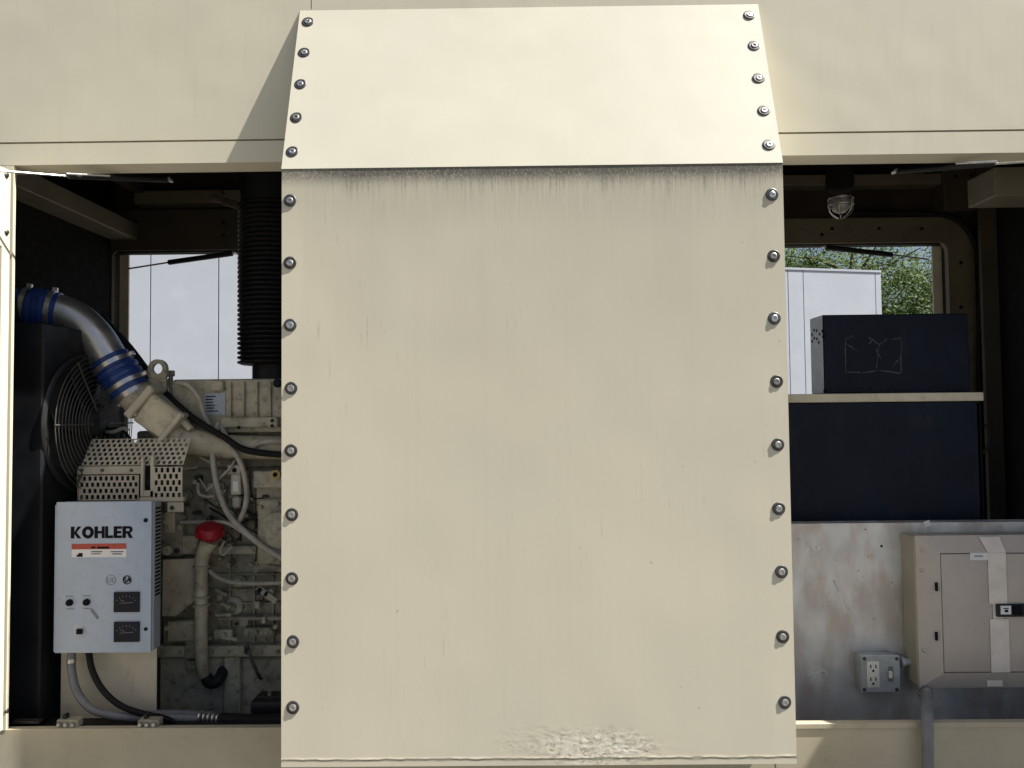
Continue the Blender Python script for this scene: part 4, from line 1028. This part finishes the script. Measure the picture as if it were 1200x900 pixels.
# bulkhead lamp, unlit
lm = thing('caged_lamp', P(984, 215, .7), 'small caged bulkhead lamp under the roof of the right bay', 'lamp')
c = P(984, 240, .72)
m = MB(); m.lathe(P(984, 214, .72), (0, 0, -1), [(-.06, .05), (0, .055), (.03, .05), (.035, .04)], 20); m.build('lamp_base', M['gliner'], lm)
m = MB(); m.lathe(c+Vector((0, 0, .025)), (0, -.3, -1), [(0, .034), (.02, .038), (.045, .034), (.06, .018), (.064, .004)], 20); m.build('globe', M['lamp'], lm)
for k in range(6):
    a = math.pi*2*k/6; m = MB(); e = lambda r_, z_: c+Vector((math.cos(a)*r_, math.sin(a)*r_-.01, z_)); m.tube([e(.045, .03), e(.05, -.0), e(.042, -.035), e(.01, -.058)], .0022, 6); m.build('cage_wire', M['steel'], lm)
for z_ in (-.005, .02):
    m = MB(); m.ring(c+Vector((0, -.01, z_)), (0, 0, 1), .048, .002, 24, 6); m.build('cage_ring', M['steel'], lm)

# ------------------------------------------------------------------ the white building behind
Rr = P(1032, 317, 8.5); A0 = P(290, 400, 6.65)
uf = Vector((Rr.x-A0.x, Rr.y-A0.y, 0)).normalized(); nf = Vector((uf.y, -uf.x, 0))
bd = thing('white_building', (Rr.x, Rr.y, 0), 'white flat-roofed panel clad building behind the generator', 'building')
def tt(px, py=400):
    q = Ppl(px, py, Rr, nf); return (q-Rr).dot(uf)
t1, t2, t3 = tt(176), tt(256), tt(943)
st = t2-t1
seams = [t1-st*k for k in range(4, 0, -1)]+[t1, t2]
x_ = t2+st
while x_ < t3-.3*st: seams.append(x_); x_ += st
seams += [t3, 0.0]
H = Rr.z
for k in range(len(seams)-1):
    a, b2 = seams[k]+.006, seams[k+1]-.006
    if k == len(seams)-2: b2 = -.10
    m = MB(); base = Vector((Rr.x, Rr.y, .25)); p4 = [base+uf*a, base+uf*b2, base+uf*b2-nf*.05, base+uf*a-nf*.05]; m.prism(p4, (0, 0, H-.25-.032)); m.build('wall_panel', M['bldg'], bd)
m = MB(); base = Vector((Rr.x, Rr.y, 0))
p4 = [base+uf*seams[0]-nf*.052, base-uf*.02-nf*.052, base-uf*.02-nf*3.2, base+uf*seams[0]-nf*3.2]; m.prism(p4, (0, 0, H-.05)); m.build('wall', M['bldg'], bd)
m = MB(); m.prism([base+uf*(-.088), base, base-nf*.10, base+uf*(-.088)-nf*.04], (0, 0, H-.032)); m.build('corner_trim', M['bldg'], bd)
m = MB(); q = base+Vector((0, 0, H-.030)); m.prism([q+uf*seams[0]+nf*.01, q+uf*.005+nf*.01, q+uf*.005-nf*3.25, q+uf*seams[0]-nf*3.25], (0, 0, .030)); m.build('roof', M['bldg'], bd)

# ------------------------------------------------------------------ trees beyond
def tree(loc, h, r, n, label, seed, mt):
    rnd = random.Random(seed)
    t_ = thing('broadleaf_tree', loc, label, 'tree', 'trees beyond the white building')
    L = Vector(loc); m = MB()
    m.tube([L, L+Vector((.1, 0, h*.3)), L+Vector((-.1, .1, h*.55)), L+Vector((.1, 0, h*.9))], [.22, .17, .12, .03], 10)
    tips = []
    for k in range(16):
        a = rnd.uniform(0, 6.28); z = h*rnd.uniform(.25, .8); rr = r*rnd.uniform(.5, .95)
        s_ = L+Vector((0, 0, z)); e = s_+Vector((math.cos(a)*rr, math.sin(a)*rr, h*rnd.uniform(.05, .2))); md = (s_+e)/2+Vector((0, 0, .15)); m.tube([s_, md, e], [.07, .04, .012], 6); tips += [e, md]
    m.build('trunk', M['bark'], t_)
    me = bpy.data.meshes.new('crown'); V = []; F = []
    cl = []
    for k in range(95):
        if k < len(tips): c = tips[k]
        else:
            d = Vector((rnd.gauss(0, 1), rnd.gauss(0, 1), rnd.gauss(0, 1))).normalized()*rnd.uniform(.45, 1)**.5
            c = L+Vector((d.x*r, d.y*r, h*.62+d.z*h*.38))
        cl.append((c, rnd.uniform(.35, .75)))
    for i in range(n):
        c, cr = rnd.choice(cl)
        d = Vector((rnd.gauss(0, 1), rnd.gauss(0, 1), rnd.gauss(0, .8)))*cr*.5; p = c+d
        u_ = Vector((rnd.gauss(0, 1), rnd.gauss(0, 1), rnd.gauss(0, 1))).normalized(); v_ = u_.orthogonal().normalized(); s_ = rnd.uniform(.03, .06)
        i0 = len(V); V += [p-u_*s_, p+v_*s_*.5, p+u_*s_, p-v_*s_*.5]; F.append((i0, i0+1, i0+2, i0+3))
    V = [v-L for v in V]; me.from_pydata([tuple(v) for v in V], [], F); me.materials.append(M[mt])
    o = bpy.data.objects.new('crown', me); COL.objects.link(o); o.parent = t_
def gp(px, Y): q = P(px, 480, Y); return (q.x, Y, 0)
tree(gp(1075, 15), 4.6, 1.7, 34000, 'leafy green tree seen past the right end of the white building', 1, 'leaf')
tree(gp(1000, 17), 6.2, 2.0, 15000, 'thin topped tree above the white building roof', 2, 'leaf2')
tree(gp(925, 19), 6.4, 1.5, 12000, 'sparse tree rising above the building beside the cover edge', 3, 'leaf')
tree(gp(1150, 18), 6.0, 2.2, 26000, 'dense tree farthest right beyond the rear opening', 4, 'leaf')
tree(gp(860, 21), 5.6, 2.0, 9000, 'tree hidden mostly by the cover behind the building', 5, 'leaf2')
